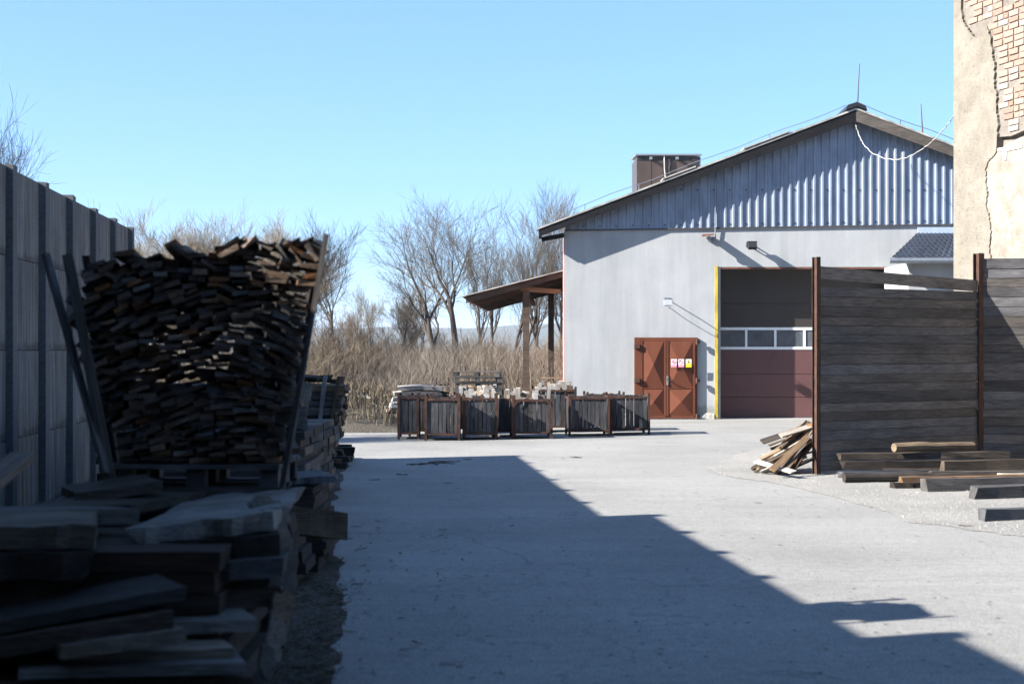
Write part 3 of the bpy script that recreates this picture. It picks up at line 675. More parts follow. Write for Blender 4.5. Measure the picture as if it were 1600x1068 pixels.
def fence_run(a, b, dirv, z_top, n, skip_top, zb=.06):
    L = (b-a).length-.09; z = zb; hs = []; tot = 0
    for i in range(n): hs.append(rnd(.85, 1.15))
    sc = (z_top-zb)/sum(hs)
    for i, h in enumerate(hs):
        h *= sc; me_ = board_mesh('board', L, .042, h-.007, M['wood_fence'], .0022, 6, .004)
        bm_ = bmesh.new(); bm_.from_mesh(me_)                # tongue on the back edge closes the joint
        vv = [bm_.verts.new((x_, y_, z_)) for x_ in (-L/2+.01, L/2-.01) for (y_, z_) in ((.004,-h/2-.012),(.016,-h/2-.012),(.016,-h/2+.02),(.004,-h/2+.02))]
        for q_ in ((0,1,2,3),(7,6,5,4),(0,4,5,1),(1,5,6,2),(2,6,7,3),(3,7,4,0)): bm_.faces.new([vv[k_] for k_ in q_])
        bm_.to_mesh(me_); bm_.free(); o = link('board', me_, fe)
        off = Vector((-dirv.y, dirv.x, 0))*rnd(-.007,.007)
        pa = a+dirv*.045+off+Vector((0,0,z+h/2)); pb = pa+dirv*L
        orient(o, pa, pb, rnd(-.006,.006), finv); z += h
    return z
zt = fence_run(P1, P2, d12, 2.72, 19, 0)
o = link('board', board_mesh('board', (P2-P1).length-.09, .042, .175, M['wood_fence'], .004, 6, .01), fe)
orient(o, P1+d12*.045+Vector((0,0,2.93)), P2-d12*.045+Vector((0,0,2.81)), .03, finv)
fence_run(P2, P3, d23, 3.24, 22, 0)

# timbers lying on the gravel in front of the fence
def timber(name, pl, pr, Y, w, h, mat, label, cat, dy=0.35, log=False, base=None, extra=0):
    a = W(pl[0], pl[1], Y); b = W(pr[0], pr[1], Y+dy)
    d = (b-a).normalized(); b = b + d*extra
    if base is not None: a.z = base[0]+h/2; b.z = base[1]+h/2
    L = (b-a).length
    o = link(name, log_mesh(name, L, w/2, M[mat]) if log else board_mesh(name, L, w, h, M[mat], .011, 9, .035)); orient(o, a, b, rnd(-.06,.06))
    return tag(o, label, cat)
timber('beam', (1311,716), (1572,709), 20.6, .16, .085, 'wood_slab', 'long thin grey beam on top of the timber row by the fence', 'beam', .4, base=(.22,.22))
timber('beam', (1317,729), (1475,727), 20.3, .15, .12, 'wood_dark', 'dark beam under the long thin grey beam', 'beam', .2, base=(.10,.10), extra=1.2)
timber('beam', (1316,739), (1480,736), 20.0, .2, .09, 'wood_grey', 'flat grey beam at the bottom of the timber row, its end by the fence post', 'beam', .3, base=(.006,.006), extra=1.6)
timber('round_post', (1397,704), (1478,714), 20.55, .13, .13, 'wood_tan', 'pale round post lying slanted on the long thin beam', 'post', .35, True, base=(.335,.31), extra=.5)
timber('beam', (1473,724), (1600,722), 19.9, .16, .145, 'wood_tan', 'brown squared beam with worn top lying on the dark timbers', 'beam', .3, base=(.105,.105), extra=1.6)
timber('log', (1319,744), (1600,738), 19.3, .125, .125, 'wood_dark', 'dark long log with a broken end on the gravel', 'log', .5, True, base=(.006,.006), extra=.5)
timber('split_timber', (1407,748), (1600,742), 18.9, .17, .11, 'wood_tan', 'split brown timber with a splintered end on the gravel', 'timber', .4, base=(.006,.006), extra=.5)
timber('short_board', (1395,762), (1446,761), 18.55, .14, .075, 'wood_dark', 'short dark board stub on the gravel', 'board', .05, base=(.006,.006))
timber('beam', (1442,763), (1600,757), 18.1, .15, .165, 'wood_grey', 'thick grey squared beam with a knot lying on the gravel', 'beam', .35, base=(.006,.006), extra=2)
timber('beam', (1519,774), (1600,771), 17.2, .15, .145, 'wood_grey', 'grey squared beam with a chamfered end, second from the yard edge', 'beam', .2, base=(.006,.006), extra=2.2)
timber('beam', (1533,808), (1600,803), 15.0, .17, .12, 'wood_grey', 'lone grey timber closest to the asphalt edge of the gravel', 'beam', .2, base=(.006,.006), extra=2.2)
timber('beam', (1560,735), (1640,733), 19.55, .12, .10, 'wood_pale', 'pale narrow beam between the dark log and the brown beam', 'beam', .2, base=(.006,.006), extra=2)

for i, (px, py, Y) in enumerate(((1335,741,19.7),(1380,733,20.1),(1425,752,18.75),(1500,748,18.6),(1452,737,19.65),(1540,757,18.0))):
    a = W(px, py, Y); a.z = .02+(.10 if i in (1, 4) else 0); board('lath', a, a+Vector((rnd(1.2,2.4), rnd(.1,.5), 0)), .05, .025, random.choice(['wood_pale','wood_grey','wood_slab']), 'thin lath lying between the timbers on the gravel', 'lath', 'laths between the timbers', rnd(-.2,.2), .004, .03)
# heap of offcuts against the fence post
hc = G(1262,741); sc_g = 'offcuts heaped at the fence post'
for i in range(64):
    u = random.random()**.8; top = Vector((P1.x-.0-rnd(0,.45)*(1-u), P1.y+rnd(.05,.75), .10+.56*u+rnd(0,.1)))
    ang = rnd(-.5,.5); L = rnd(.4,.95); hd = rnd(-1.0,.9); foot = top+Vector((-L*.75*math.cos(hd), -L*.75*math.sin(hd)*.8, 0)); foot.z = max(.02, top.z-L*rnd(.15,.85))
    m_ = random.choice(['wood_tan','wood_dark','wood_slab','wood_tan','wood_split','wood_pale'])
    lab = {'wood_tan':'tan offcut in the heap at the fence post','wood_dark':'dark offcut in the heap at the fence post','wood_slab':'grey offcut in the heap at the fence post','wood_split':'brown split offcut in the heap at the fence post','wood_pale':'bleached offcut in the heap at the fence post'}[m_]
    board('scrap_lath', foot, top, rnd(.05,.11), rnd(.015,.03), m_, lab, 'scrap wood', sc_g, rnd(-.8,.8), .004, .02, 2)
board('plank', W(1182,720,20.6), W(1240,737,19.9), .11, .02, 'wood_pale', 'white plank sticking out flat from the offcut heap', 'plank', None, .2)
board('plank', W(1206,735,20.0)+Vector((0,0,.01)), W(1262,683,20.7), .09, .025, 'wood_tan', 'long tan plank leaning up the offcut heap', 'plank', None, .5)

# ------------------------------------------------------------------ slatted crates in the yard
def make_crate(label, w, d, h, nf, dark):
    root = thing('slatted_crate', label, 'crate', group='slatted crates in a row in the yard')
    t_ = .05; z0 = .10
    for (x, y) in ((-w/2,-d/2),(w/2,-d/2),(w/2,d/2),(-w/2,d/2)):
        sx = 1 if x < 0 else -1; sy = 1 if y < 0 else -1
        mb = MB().box(min(x, x+sx*t_), max(x, x+sx*t_), min(y, y+sy*.008), max(y, y+sy*.008), 0, h+.07)
        mb.box(min(x, x+sx*.008), max(x, x+sx*.008), min(y+sy*.0081, y+sy*t_), max(y+sy*.0081, y+sy*t_), 0, h+.07)
        mb.build('corner_post', M['rust'], root)
    for zz in (z0, h-.045):
        for s in (-1, 1):
            MB().box(-w/2+.052, w/2-.052, s*(d/2-.012)-.008, s*(d/2-.012)+.008, zz, zz+.045).build('rail', M['rust'], root)
            MB().box(s*(w/2-.012)-.008, s*(w/2-.012)+.008, -d/2+.052, d/2-.052, zz, zz+.045).build('rail', M['rust'], root)
    MB().box(-w/2+.03, w/2-.03, -d/2+.03, d/2-.03, z0+.005, z0+.025).build('floor', M['wood_dark'], root)
    for s in (-1, 1):
        for i in range(nf):
            sw = (w-.10)/nf; x = -w/2+.05+sw*(i+.5)
            o = link('slat', board_mesh('slat', h-z0-.02+rnd(-.03,.025), sw*rnd(.72,.93), .018, M['wood_bin'], .003, 3, .012), root)
            o.rotation_euler = (0, R(-90), R(90)); o.location = (x+rnd(-.006,.006), s*(d/2-.035), z0+.01+(h-z0)/2); o.rotation_euler[1] += rnd(-.02,.02)
        nd_ = max(4, int(d/.11))
        for i in range(nd_):
            sw = (d-.12)/nd_; y = -d/2+.06+sw*(i+.5)
            o = link('slat', board_mesh('slat', h-z0-.02+rnd(-.03,.025), sw*rnd(.72,.93), .018, M['wood_bin'], .003, 3, .012), root)
            o.rotation_euler = (0, R(-90), 0); o.location = (s*(w/2-.035), y, z0+.01+(h-z0)/2)
    return root
def crate_at(pxc, Y, w, d, h, nf, rz, lab):
    o = make_crate(lab, w, d, h, nf, 0); o.location = ((pxc-800)/F*Y, Y+d/2, .002); o.rotation_euler = (0,0,rz); return o
crates = [(637, 28.75, .44, .8, .86, 4, .03, 'narrow slatted crate at the end of the row farthest from the brown door'),
 (690.5, 28.35, .71, .85, .84, 8, .02, 'slatted crate next to the narrow end crate'),
 (749, 28.6, .70, .85, .84, 7, .05, 'slatted crate in the row, second from the narrow end crate'),
 (787, 29.5, .50, .8, .80, 5, .0, 'slatted crate set back between two others in the row'),
 (830, 28.9, .83, .85, .80, 8, .06, 'slatted crate in the row with bent diagonal corner braces'),
 (866, 31.2, .94, .85, .93, 8, .06, 'taller slatted crate standing behind the front row'),
 (919, 29.75, .87, .85, .82, 9, .05, 'slatted crate in the row beside the one nearest the brown door'),
 (983, 30.25, .86, .85, .82, 8, .05, 'slatted crate nearest the brown door'),
 (657, 29.7, .5, .8, .82, 5, .0, 'slatted crate set back behind the narrow end crate'),
 (740, 30.6, .85, .8, .82, 7, .1, 'slatted crate hidden behind the row on its open side'),
 (945, 31.8, .86, .8, .80, 8, .05, 'slatted crate in the back row toward the workshop')]
cr = []
for i, a in enumerate(crates):
    c_ = crate_at(*a); cr.append(c_)
    if i == 4:
        for s in (-1, 1):
            MB().beam((s*.38, -.44, .68), (s*.27, -.44, .80), .008, .04).build('corner_brace', M['rust'], c_)
            MB().beam((s*.38, -.44, .24), (s*.27, -.44, .12), .008, .04).build('corner_brace', M['rust'], c_)
# upright offcuts standing in the crates behind
for i in range(120):
    c_ = cr[random.choice([9, 9, 9, 3, 5, 5, 2, 4])]
    x = c_.location.x+rnd(-.34,.34); y = c_.location.y+rnd(-.3,.3); h = rnd(.83,1.04)
    if c_ is cr[5]: h += .08
    board('upright_billet', (x, y, .14), (x+rnd(-.06,.06), y+rnd(-.05,.05), h), rnd(.06,.11), rnd(.02,.03), random.choice(['wood_pale','wood_pale','wood_pale','wood_tan']), 'bleached billet standing upright in a slatted crate', 'billet', 'upright billets in the crates', 0, .004, .02, 2)

# piles behind the crates
def pallet(name, loc, rz, label, group, w=1.15, d=.85, mat='wood_grey'):
    r_ = thing(name, label, 'pallet', loc, rz, group)
    for zz, n in ((.0, 3), (.117, 6)):
        for i in range(n):
            y = -d/2+.05+(d-.1)*i/(n-1)
            o = link('deck_board', board_mesh('deck_board', w, .10, .02, M[mat], .003, 2, .01), r_); o.location = (0, y, zz+.011)
    for x in (-w/2+.06, 0, w/2-.06):
        for y in (-d/2+.05, 0, d/2-.05): MB().box(x-.055, x+.055, y-.045, y+.045, .023, .104).build('block', M[mat], r_)
    return r_
for i in range(6):
    c_ = W(748+rnd(-5,5), 0, 34.5)
    pallet('pallet', (c_.x, 34.9+rnd(-.1,.1), .146*i+.42), rnd(-.12,.12), 'grey pallet in the leaning stack behind the crates', 'stacked pallets behind the crates')
for i in range(4):
    c_ = W(748, 0, 34.5); 
    for s in (-1, 1): board('bearer', (c_.x-.6, 34.9+s*.3, .05+.1*i), (c_.x+.6, 34.9+s*.3, .05+.1*i), .12, .098, 'wood_slab', 'squared bearer under the leaning pallet stack', 'bearer', 'bearers under the pallets')
for i in range(7):
    c_ = W(893, 0, 39.6); pallet('pallet', (c_.x-.25, 41.0, .146*i+.0), rnd(-.05,.05), 'tan pallet in the stack under the lean-to canopy', 'pallets under the canopy', mat='wood_tan')
for i in range(40):
    k = i//5; y = 32.3+(i % 5)*.28
    a = Vector((W(596,0,32).x+k*.05+rnd(-.06,.06), y, .05+k*.125+rnd(0,.015)))
    b = a+Vector((1.3+rnd(-.1,.1)-k*.06, .25, rnd(-.01,.02)))
    board('slab', a, b, .27, .09, 'wood_pale', 'bleached bark slab in the low pile behind the crates', 'slab', 'bleached slab pile', rnd(-.06,.06), .02, .05)
for i in range(22):
    a = Vector((W(690,0,33).x+rnd(-.25,.2), 32.6+rnd(-.3,.6), .6+rnd(0,.42))); board('stick', a, a+Vector((rnd(-.35,.1), rnd(.3,.8), rnd(-.05,.1))), .05, .03, 'wood_dark', 'dark stick end on the bleached slab pile', 'stick', 'dark sticks on the slab pile', rnd(-1,1), .004, .02, 2)
for i in range(40):
    a = Vector((W(rnd(715,876),0,35).x, rnd(35.8,37.5), rnd(.0,.85))); L = rnd(.4,.8)
    board('billet', a+Vector((0,0,.04)), a+Vector((rnd(-.15,.15), -L, rnd(0,.06))), rnd(.08,.14), rnd(.06,.1), random.choice(['wood_pale','wood_tan','wood_pale']), 'bleached billet in the firewood heap by the canopy posts', 'billet', 'firewood heap by the canopy', rnd(-.7,.7), .008, .02, 2)

# ------------------------------------------------------------------ pallet load of offcuts, foreground left
PY = 8.3
def pw_(px, py, Y=PY): return W(px, py, Y)
LZ0 = pw_(0,768).z
pl = thing('loaded_pallet', 'wooden pallet with leaning stakes under the tall stack of offcuts', 'pallet', (pw_(302,0).x, PY+.37, LZ0))
po = pl.location.copy(); pinv = Matrix.Translation(-po)
def ppart(name, a, b, w, h, mat='wood_grey', roll=0):
    a = Vector(a); b = Vector(b); o = link(name, board_mesh(name, (b-a).length, w, h, M[mat], .004, 3, .008), pl); orient(o, a, b, roll, pinv); return o
xl, xr_ = pw_(172,0).x, pw_(438,0).x; zd = pw_(0,728).z
for i in range(6):
    y = PY+.03+i*.135; ppart('deck_board', (xl, y, zd), (xr_, y, zd), .11, .026)
for y in (PY+.05, PY+.37, PY+.69):
    ppart('bottom_board', (xl, y, LZ0+.012), (xr_, y, LZ0+.012), .1, .024)
    for px in (192, 305, 420): 
        c_ = pw_(px,0).x; MB().box(c_-.055-po.x, c_+.055-po.x, y-.05-po.y, y+.05-po.y, .026, zd-.016-po.z).build('block', M['wood_grey'], pl)
ppart('stake', pw_(440,764,PY-.05), pw_(510,366,PY-.02), .03, .032, 'wood_slab')
ppart('stake', pw_(441,750,PY+.38), pw_(506,379,PY+.40), .035, .035, 'wood_dark')
ppart('stake', pw_(176,768,PY-.05), pw_(106,398,PY-.02), .06, .03, 'wood_slab')
ppart('stake', pw_(166,740,PY-.1), pw_(71,396,PY+.2), .04, .03, 'wood_slab')
ppart('stake', pw_(444,740,PY+.62), pw_(503,386,PY+.66), .045, .045, 'wood_dark'); ppart('stake', pw_(182,740,PY+.62), pw_(135,400,PY+.66), .045, .045, 'wood_dark')
sizes = [(rnd(.07,.13), rnd(.019,.033)) for _ in range(22)]
meshes = [board_mesh('offcut', rnd(.42,.52), w_, h_, M['wood_split' if i % 3 else 'wood_slab'], .004, 1, .015) for i, (w_, h_) in enumerate(sizes)]
restm = MB()
ztop_px = [(100,402),(150,408),(200,398),(250,395),(300,395),(330,390),(400,391),(450,386),(505,384)]
def ztop(x):
    px = 800+x/PY*F
    for (a, ya), (b, yb) in zip(ztop_px[:-1], ztop_px[1:]):
        if px <= b: return pw_(0, ya+(yb-ya)*max(0, (px-a))/(b-a)).z
    return pw_(0, 398).z
cand = []
z = zd+.032; row = 0
while z < 2.45:
    u = (z-LZ0)/(pw_(0,398).z-LZ0)
    xa = xl+.02+(pw_(108,0).x-xl)*u - .07*math.sin(min(1,u)*math.pi)*(u > .35); xb = xr_-.07+(pw_(490,0).x-xr_)*u
    x = xa+rnd(0,.03)
    while x < xb:
        i = random.randrange(len(sizes)); w_, h_ = sizes[i]
        ux = (x-xa)/max(.01, xb-xa); th = R(25)-R(42)*ux+R(26)*noise.noise((x*2.3, z*2.6, 5)) + rnd(-.2,.2)
        if random.random() < .09: th += rnd(-.9,.9)
        th *= min(1, (z-zd)/.45+.1)
        adv = w_*abs(math.cos(th))+.25*h_
        zz = z+.05*noise.noise((x*2.1, row*.05, 9))+rnd(-.008,.008)
        if zz < ztop(x): cand.append((x+adv/2, PY+.26+rnd(-.05,.05), zz, th, i))
        x += adv+.004
    z += .0335; row += 1
for xx in range(22):                                   # loose pieces thrown on top
    px = rnd(160,490); x = pw_(px,0).x; i = random.randrange(len(sizes)); cand.append((x, PY+.26+rnd(-.06,.06), ztop(x)+rnd(.0,.04), rnd(-.7,.7), i))
for (px, py, th) in ((435,385,-1.0),(455,392,-.9),(484,388,-1.0),(492,382,-.95),(350,398,.5),(372,395,.1),(318,408,-.6),(160,425,-.4),(112,500,.9),(105,470,1.0),(120,540,.8),(128,560,1.1)):
    p = pw_(px, py); cand.append((p.x, PY+.22, p.z, th, random.randrange(len(sizes))))
random.shuffle(cand)
print('stack pieces', len(cand))
glabs = ('grey offcut in the tall stack on the foreground pallet', 'brown offcut in the tall stack on the foreground pallet', 'loose offcut tossed on top of the tall stack on the foreground pallet')
for n_, (x, y, z, th, i) in enumerate(cand):
    m = Matrix.Translation((x, y, z)) @ Matrix.Rotation(-th, 4, 'Y') @ Matrix.Rotation(R(90)+.16+rnd(-.06,.06), 4, 'Z')
    if n_ < 300:
        o = link('offcut', meshes[i]); o.matrix_world = m; k_ = 2 if z > ztop(x)-.012 else (1 if i % 3 else 0); tag(o, glabs[k_], 'offcut', ('grey offcuts of the pallet stack', 'brown offcuts of the pallet stack', 'loose offcuts on the pallet stack')[k_])
    else:
        me = meshes[i]; restm.add([m @ v.co for v in me.vertices], [tuple(p.vertices) for p in me.polygons])
if restm.v:
    o = restm.build('offcut_pile', M['wood_split']); stuff(o); tag(o, 'many more dark offcuts filling the tall stack on the foreground pallet', 'offcuts')
# support under the pallet
for k in range(8):
    for j in range(3):
        y = PY+.12+j*.26; zz = .055+k*.115
        if zz+.055 > LZ0: continue
        board('sleeper', (xl-.25+rnd(-.06,.06), y, zz), (xr_+rnd(-.08,.03), y, zz), .25, .105, 'wood_dark', 'dark thick board in the stack carrying the loaded pallet', 'board', 'boards under the loaded pallet', 0, .008, .02)

# ------------------------------------------------------------------ foreground pile of slabs
def slab_obj(name, pl_, pr_, Y, thick, depth, mat, label, cat='slab', group='slabs of the foreground pile', skew=-.22, ragged=.04, jit=.015, yslope=0):
    """front edge from pl_ to pr_ (pixels of its front lower/upper middle) at depth Y, running back by depth"""
    a = W(pl_[0], pl_[1], Y); b = W(pr_[0], pr_[1], Y+yslope); nx, ny = 14, 5
    vs = []; fs = []; sd_ = rnd(0, 90)
    for t2 in (0, 1):
        for j in range(ny+1):
            for i in range(nx+1):
                u = i/nx; v = j/ny; p = a.lerp(b, u)+Vector((skew*v, depth*v, 0))
                wob = noise.noise((u*4, v*3, sd_)); wob2 = noise.noise((u*9, v*7, sd_+7))
                p.z += (thick/2 if t2 else -thick/2)*(1+.10*wob)+jit*wob*.35+jit*.25*wob2
                if j == 0: p.y += jit*2.2*noise.noise((u*6, t2*.7, sd_+3))-(.02 if not t2 else 0)
                if i == nx: p.x += ragged*(noise.noise((v*5, t2*2, sd_+11))+.6*noise.noise((v*16, t2*5, sd_)))
                if i == 0: p.x -= ragged*noise.noise((v*6, t2*3, sd_+17))
                vs.append(p)
    n1 = (nx+1)*(ny+1); q = lambda i, j: j*(nx+1)+i
    for j in range(ny):
        for i in range(nx):
            fs.append((q(i,j), q(i,j+1), q(i+1,j+1), q(i+1,j))); fs.append((n1+q(i,j), n1+q(i+1,j), n1+q(i+1,j+1), n1+q(i,j+1)))
    for i in range(nx): fs.append((q(i,0), q(i+1,0), n1+q(i+1,0), n1+q(i,0))); fs.append((q(i,ny), n1+q(i,ny), n1+q(i+1,ny), q(i+1,ny)))
    for j in range(ny): fs.append((q(0,j), n1+q(0,j), n1+q(0,j+1), q(0,j+1))); fs.append((q(nx,j), q(nx,j+1), n1+q(nx,j+1), n1+q(nx,j)))
    c = (a+b)/2; o = MB().add(vs, fs).build(name, M[mat], origin=c)
    return tag(o, label, cat, group)
SL = slab_obj
SL('bark_slab', (215,838), (425,815), 6.75, .085, 1.35, 'wood_fg', 'broad pale grey slab on top of the foreground pile', skew=-.05, ragged=.10, jit=.03, group=None)
SL('bark_slab', (190,868), (436,850), 6.7, .10, 1.3, 'wood_dark', 'dark bark slab directly under the broad pale slab', ragged=.06, jit=.03, group=None)
SL('slab', (150,905), (445,885), 6.6, .085, 1.4, 'wood_slab', 'thick slab in the middle of the foreground pile', ragged=.05, jit=.025)
SL('slab', (60,940), (450,930), 6.62, .09, 1.4, 'wood_slab', 'thick slab in the middle of the foreground pile', ragged=.05, jit=.02)
SL('slab', (-120,842), (148,838), 6.35, .10, .75, 'wood_fg', 'thick slab with a frosty pale top beside the broad slab', ragged=.04, jit=.02, group=None)
SL('slab', (-120,888), (138,882), 6.3, .12, .9, 'wood_dark', 'dark thick slab under the frosty pale slab', ragged=.05, jit=.02, group=None)
SL('slab', (-140,935), (110,925), 6.35, .11, 1.0, 'wood_dark', 'dark slab deep in the foreground pile', ragged=.05)
SL('beam', (-60,808), (218,806), 7.0, .075, .12, 'wood_slab', 'squared beam lying across the top of the foreground pile', 'beam', None, ragged=.01, jit=.004)
SL('wide_board', (20,800), (205,796), 7.35, .05, .75, 'wood_slab', 'wide flat board behind the squared beam on the foreground pile', 'board', None, skew=.22, ragged=.02, jit=.006)
SL('wide_board', (120,778), (252,759), 7.75, .055, .45, 'wood_slab', 'short thick plank lying below the left stakes of the loaded pallet', 'board', None, ragged=.03, jit=.006)
SL('board', (-60,990), (292,925), 6.05, .05, .35, 'wood_dark', 'slanting dark board on the front of the foreground pile', 'board', None, ragged=.02, jit=.008)
SL('board', (-60,1022), (272,966), 6.0, .075, .3, 'wood_slab', 'thick slanting board under the slanting dark board', 'board', None, ragged=.02, jit=.008)
SL('board', (95,1018), (292,992), 5.95, .055, .3, 'wood_fg', 'short grey board rising slightly on the front of the pile', 'board', None, ragged=.015, jit=.006)
SL('board', (200,985), (402,975), 6.3, .05, .5, 'wood_fg', 'pale board with a square end near the torn sheet', 'board', None, ragged=.012, jit=.006)
SL('board', (100,1030), (366,1020), 6.1, .05, .5, 'wood_fg', 'sawn grey board in the lower front of the foreground pile', 'board', 'sawn boards low in the foreground pile', ragged=.012, jit=.006)
for k, (l_, r_, y) in enumerate(((30,385,1047),(-40,396,1068),(20,400,1092),(-60,390,1116),(0,404,1140),(-60,396,1166))):
    SL('board', (l_, y+4), (r_, y-4), 5.98+.03*(k % 3), .042, .6, 'wood_slab' if k % 2 else 'wood_fg', 'sawn grey board in the lower front of the foreground pile', 'board', 'sawn boards low in the foreground pile', ragged=.012, jit=.006)
for k in range(9):                                     # body of the pile behind the front boards
    zz = .06+k*.098; xo = rnd(-.05,.03)
    a = Vector((-3.1, 7.0, zz)); b = Vector((-1.30+xo, 7.0, zz))
    o = board('slab', a, b, 1.15, .09, 'wood_dark', 'dark slab in the core of the foreground pile', 'slab', 'core slabs of the foreground pile', 0, .006, .012, 6)
board('plank', W(-60,800,5.6), W(36,712,6.2), .10, .035, 'wood_slab', 'plank end jutting up at an angle beside the concrete wall', 'plank')
# pale splintered shards on the right ends of the pile
for k, (px, py, w_, h_, Y, tilt) in enumerate(((412,790,.16,.12,7.2,.5),(428,812,.14,.16,6.95,-.2),(440,845,.10,.15,6.9,.3),(446,880,.10,.16,6.85,-.1),(436,915,.11,.17,6.7,.15),(440,955,.10,.20,6.6,0),(428,1000,.09,.22,6.5,.1),(415,1035,.07,.16,6.45,-.05))):
    c_ = W(px, py, Y); n = 18; ol = []
    for q in range(n):
        a = 2*math.pi*q/n; rr = 1+.45*noise.noise((math.cos(a)*2+k*5, math.sin(a)*2, k))+rnd(-.12,.12)
        dx = math.cos(a)*w_/2*rr; dz_ = math.sin(a)*h_/2*rr
        if dz_ < 0: dx *= .65
        ol.append(c_+Vector((dx*math.cos(tilt)-dz_*math.sin(tilt)*.4, dx*.7, dz_)))
    nrm = (ol[3]-ol[0]).cross(ol[9]-ol[0]).normalized()
    tag(MB().prism(ol, nrm*.02).build('splintered_shard', M['wood_shard']), 'pale splintered shard at the ragged yard end of the foreground slab pile', 'shard', 'pale shards at the slab ends')

# ------------------------------------------------------------------ stacks behind the loaded pallet
def stack(x0, x1, y0, y1, z1, h, mat, label, group, overh=.025):
    z = .006; k = 0
    while z+h <= z1+.01:
        n = max(1, int((y1-y0)/.45)); lay = rnd(-.05,.05)
        for j in range(n):
            y = y0+(j+.5)*(y1-y0)/n
            board('board', (x0+rnd(-.05,.05), y, z+h/2), (x1+lay+rnd(-overh,overh)*.5, y, z+h/2), (y1-y0)/n-.012, h-.006, mat, label, 'board', group, 0, .003, .004)
        z += h; k += 1
stack(-3.3, -1.56, 11.5, 12.5, .74, .062, 'wood_dark', 'dark board in the low stack beside the yard behind the pallet', 'low dark board stack')
stack(-3.6, -1.92, 13.0, 14.2, 1.06, .075, 'wood_slab', 'grey board in the higher stack behind the low dark stack', 'higher board stack')
stack(-3.4, -1.62, 10.8, 11.35, .36, .09, 'wood_dark', 'thick dark board at the foot of the stacks by the yard', 'thick boards at the stack foot')
SL('broad_board', (380,800), (543,822), 10.7, .20, .04, 'wood_tan', 'broad brown board on edge jutting into the yard', 'board', None, ragged=.02, jit=.008)
SL('slab', (455,752), (525,748), 11.6, .05, .6, 'wood_grey', 'pale topped slab on the low dark board stack', 'slab', None, ragged=.03)
SL('slab', (380,640), (482,652), 13.2, .22, .6, 'wood_slab', 'thick tilted slab on the higher board stack', 'slab', None, ragged=.05)
SL('slab', (380,600), (488,612), 14.6, .20, .5, 'wood_slab', 'upper tilted slab on the higher board stack', 'slab', None, ragged=.06, yslope=.3)
SL('slab', (380,572), (476,582), 14.9, .16, .4, 'wood_dark', 'topmost dark slab behind the right pallet stake', 'slab', None, ragged=.05, yslope=.3)
stack(-4.2, -2.25, 14.5, 15.6, 1.46, .09, 'wood_dark', 'dark board in the tall stack by the concrete wall', 'tall dark board stack')
stack(-4.2, -2.3, 16.6, 18.6, .9, .09, 'wood_slab', 'grey board in the stack past the tall dark one', 'grey board stack')
# far staked pallet in the sun
Q = Vector((W(500,0,21.6).x, 21.6, 0))
fp = pallet('pallet', (Q.x-.25, 22.05, .006), .05, 'pallet with upright stakes holding tan scrap wood by the yard edge', None, 1.1, .9, 'wood_tan')
for (a, b, Y, m_) in (((492,703),(508,587),21.5,'wood_pale'), ((507,706),(530,588),21.5,'wood_tan'), ((523,700),(535,588),22.4,'wood_tan')):
    p, q = W(*a, Y), W(*b, Y); p.z = .05
    o = link('stake', board_mesh('stake', (q-p).length, .06, .04, M[m_], .004, 3, .01), fp); orient(o, p, q, 0, Matrix.LocRotScale(fp.location, fp.rotation_euler, None).inverted())
zz = .16; k = 0
while zz < 1.22:
    h = rnd(.045,.11)
    for j in range(3):
        xr2 = Q.x+.16+.18*(zz/1.2)+rnd(-.06,.06)
        board('scrap_board', (Q.x-.95+rnd(-.1,.1), 21.68+j*.31, zz+h/2), (xr2, 21.68+j*.31+rnd(-.05,.05), zz+h/2+rnd(-.02,.02)), .27, h-.01, random.choice(['wood_tan','wood_slab','wood_tan','wood_dark']), 'scrap board stacked between the far stakes', 'board', 'scrap boards between the far stakes', rnd(-.06,.06), .008, .03)
    zz += h; k += 1
for i in range(16): 
    x = Q.x-rnd(-.1,.9); board('scrap_board', (x-.35, 21.7+rnd(0,.8), zz+rnd(.0,.12)), (x+rnd(.1,.45), 21.7+rnd(0,.8), zz+rnd(-.12,.10)), rnd(.08,.16), .03, 'wood_dark', 'dark board tumbled on top of the far scrap stack', 'board', 'dark boards on the far scrap stack', rnd(-.5,.5), .006, .02)
for i in range(10): 
    y = 21.6+i*.22; board('low_board', (-3.9, y, .05+.08*(i % 3)), (W(rnd(528,552),0,22).x, y+.1, .05+.08*(i % 3)), .2, .075, 'wood_dark', 'dark board in the low pile beyond the far stakes', 'board', 'low boards beyond the far stakes', 0, .008, .03)

# ------------------------------------------------------------------ loose bits on the ground
st = MB()
for i in range(9000):
    while True:
        y = 13.5+ (random.random()**1.3)*12; x = rnd(2.5, 9)
        if inside((x, y), GRAVEL) or (random.random() < .05 and inside((x+.35, y+.45), GRAVEL)): break
    r_ = rnd(.004,.013)*(1 if random.random() < .95 else 1.8); a = rnd(0,6.3); c_, s_ = math.cos(a)*r_, math.sin(a)*r_
    st.add([(x+c_,y+s_,.004),(x-s_,y+c_,.004),(x-c_*.9,y-s_*.9,.004),(x+s_,y-c_,.004),(x+rnd(-.3,.3)*r_,y+rnd(-.3,.3)*r_,.005+r_*rnd(.3,.8))], [(0,1,4),(1,2,4),(2,3,4),(3,0,4)])
o = link('gravel_stones', st.mesh('gravel_stones', M['pebble'])); stuff(o); o['label'] = 'loose pale stones strewn over the gravel verge'; o['category'] = 'gravel'
st = MB(); gr_ = MB()
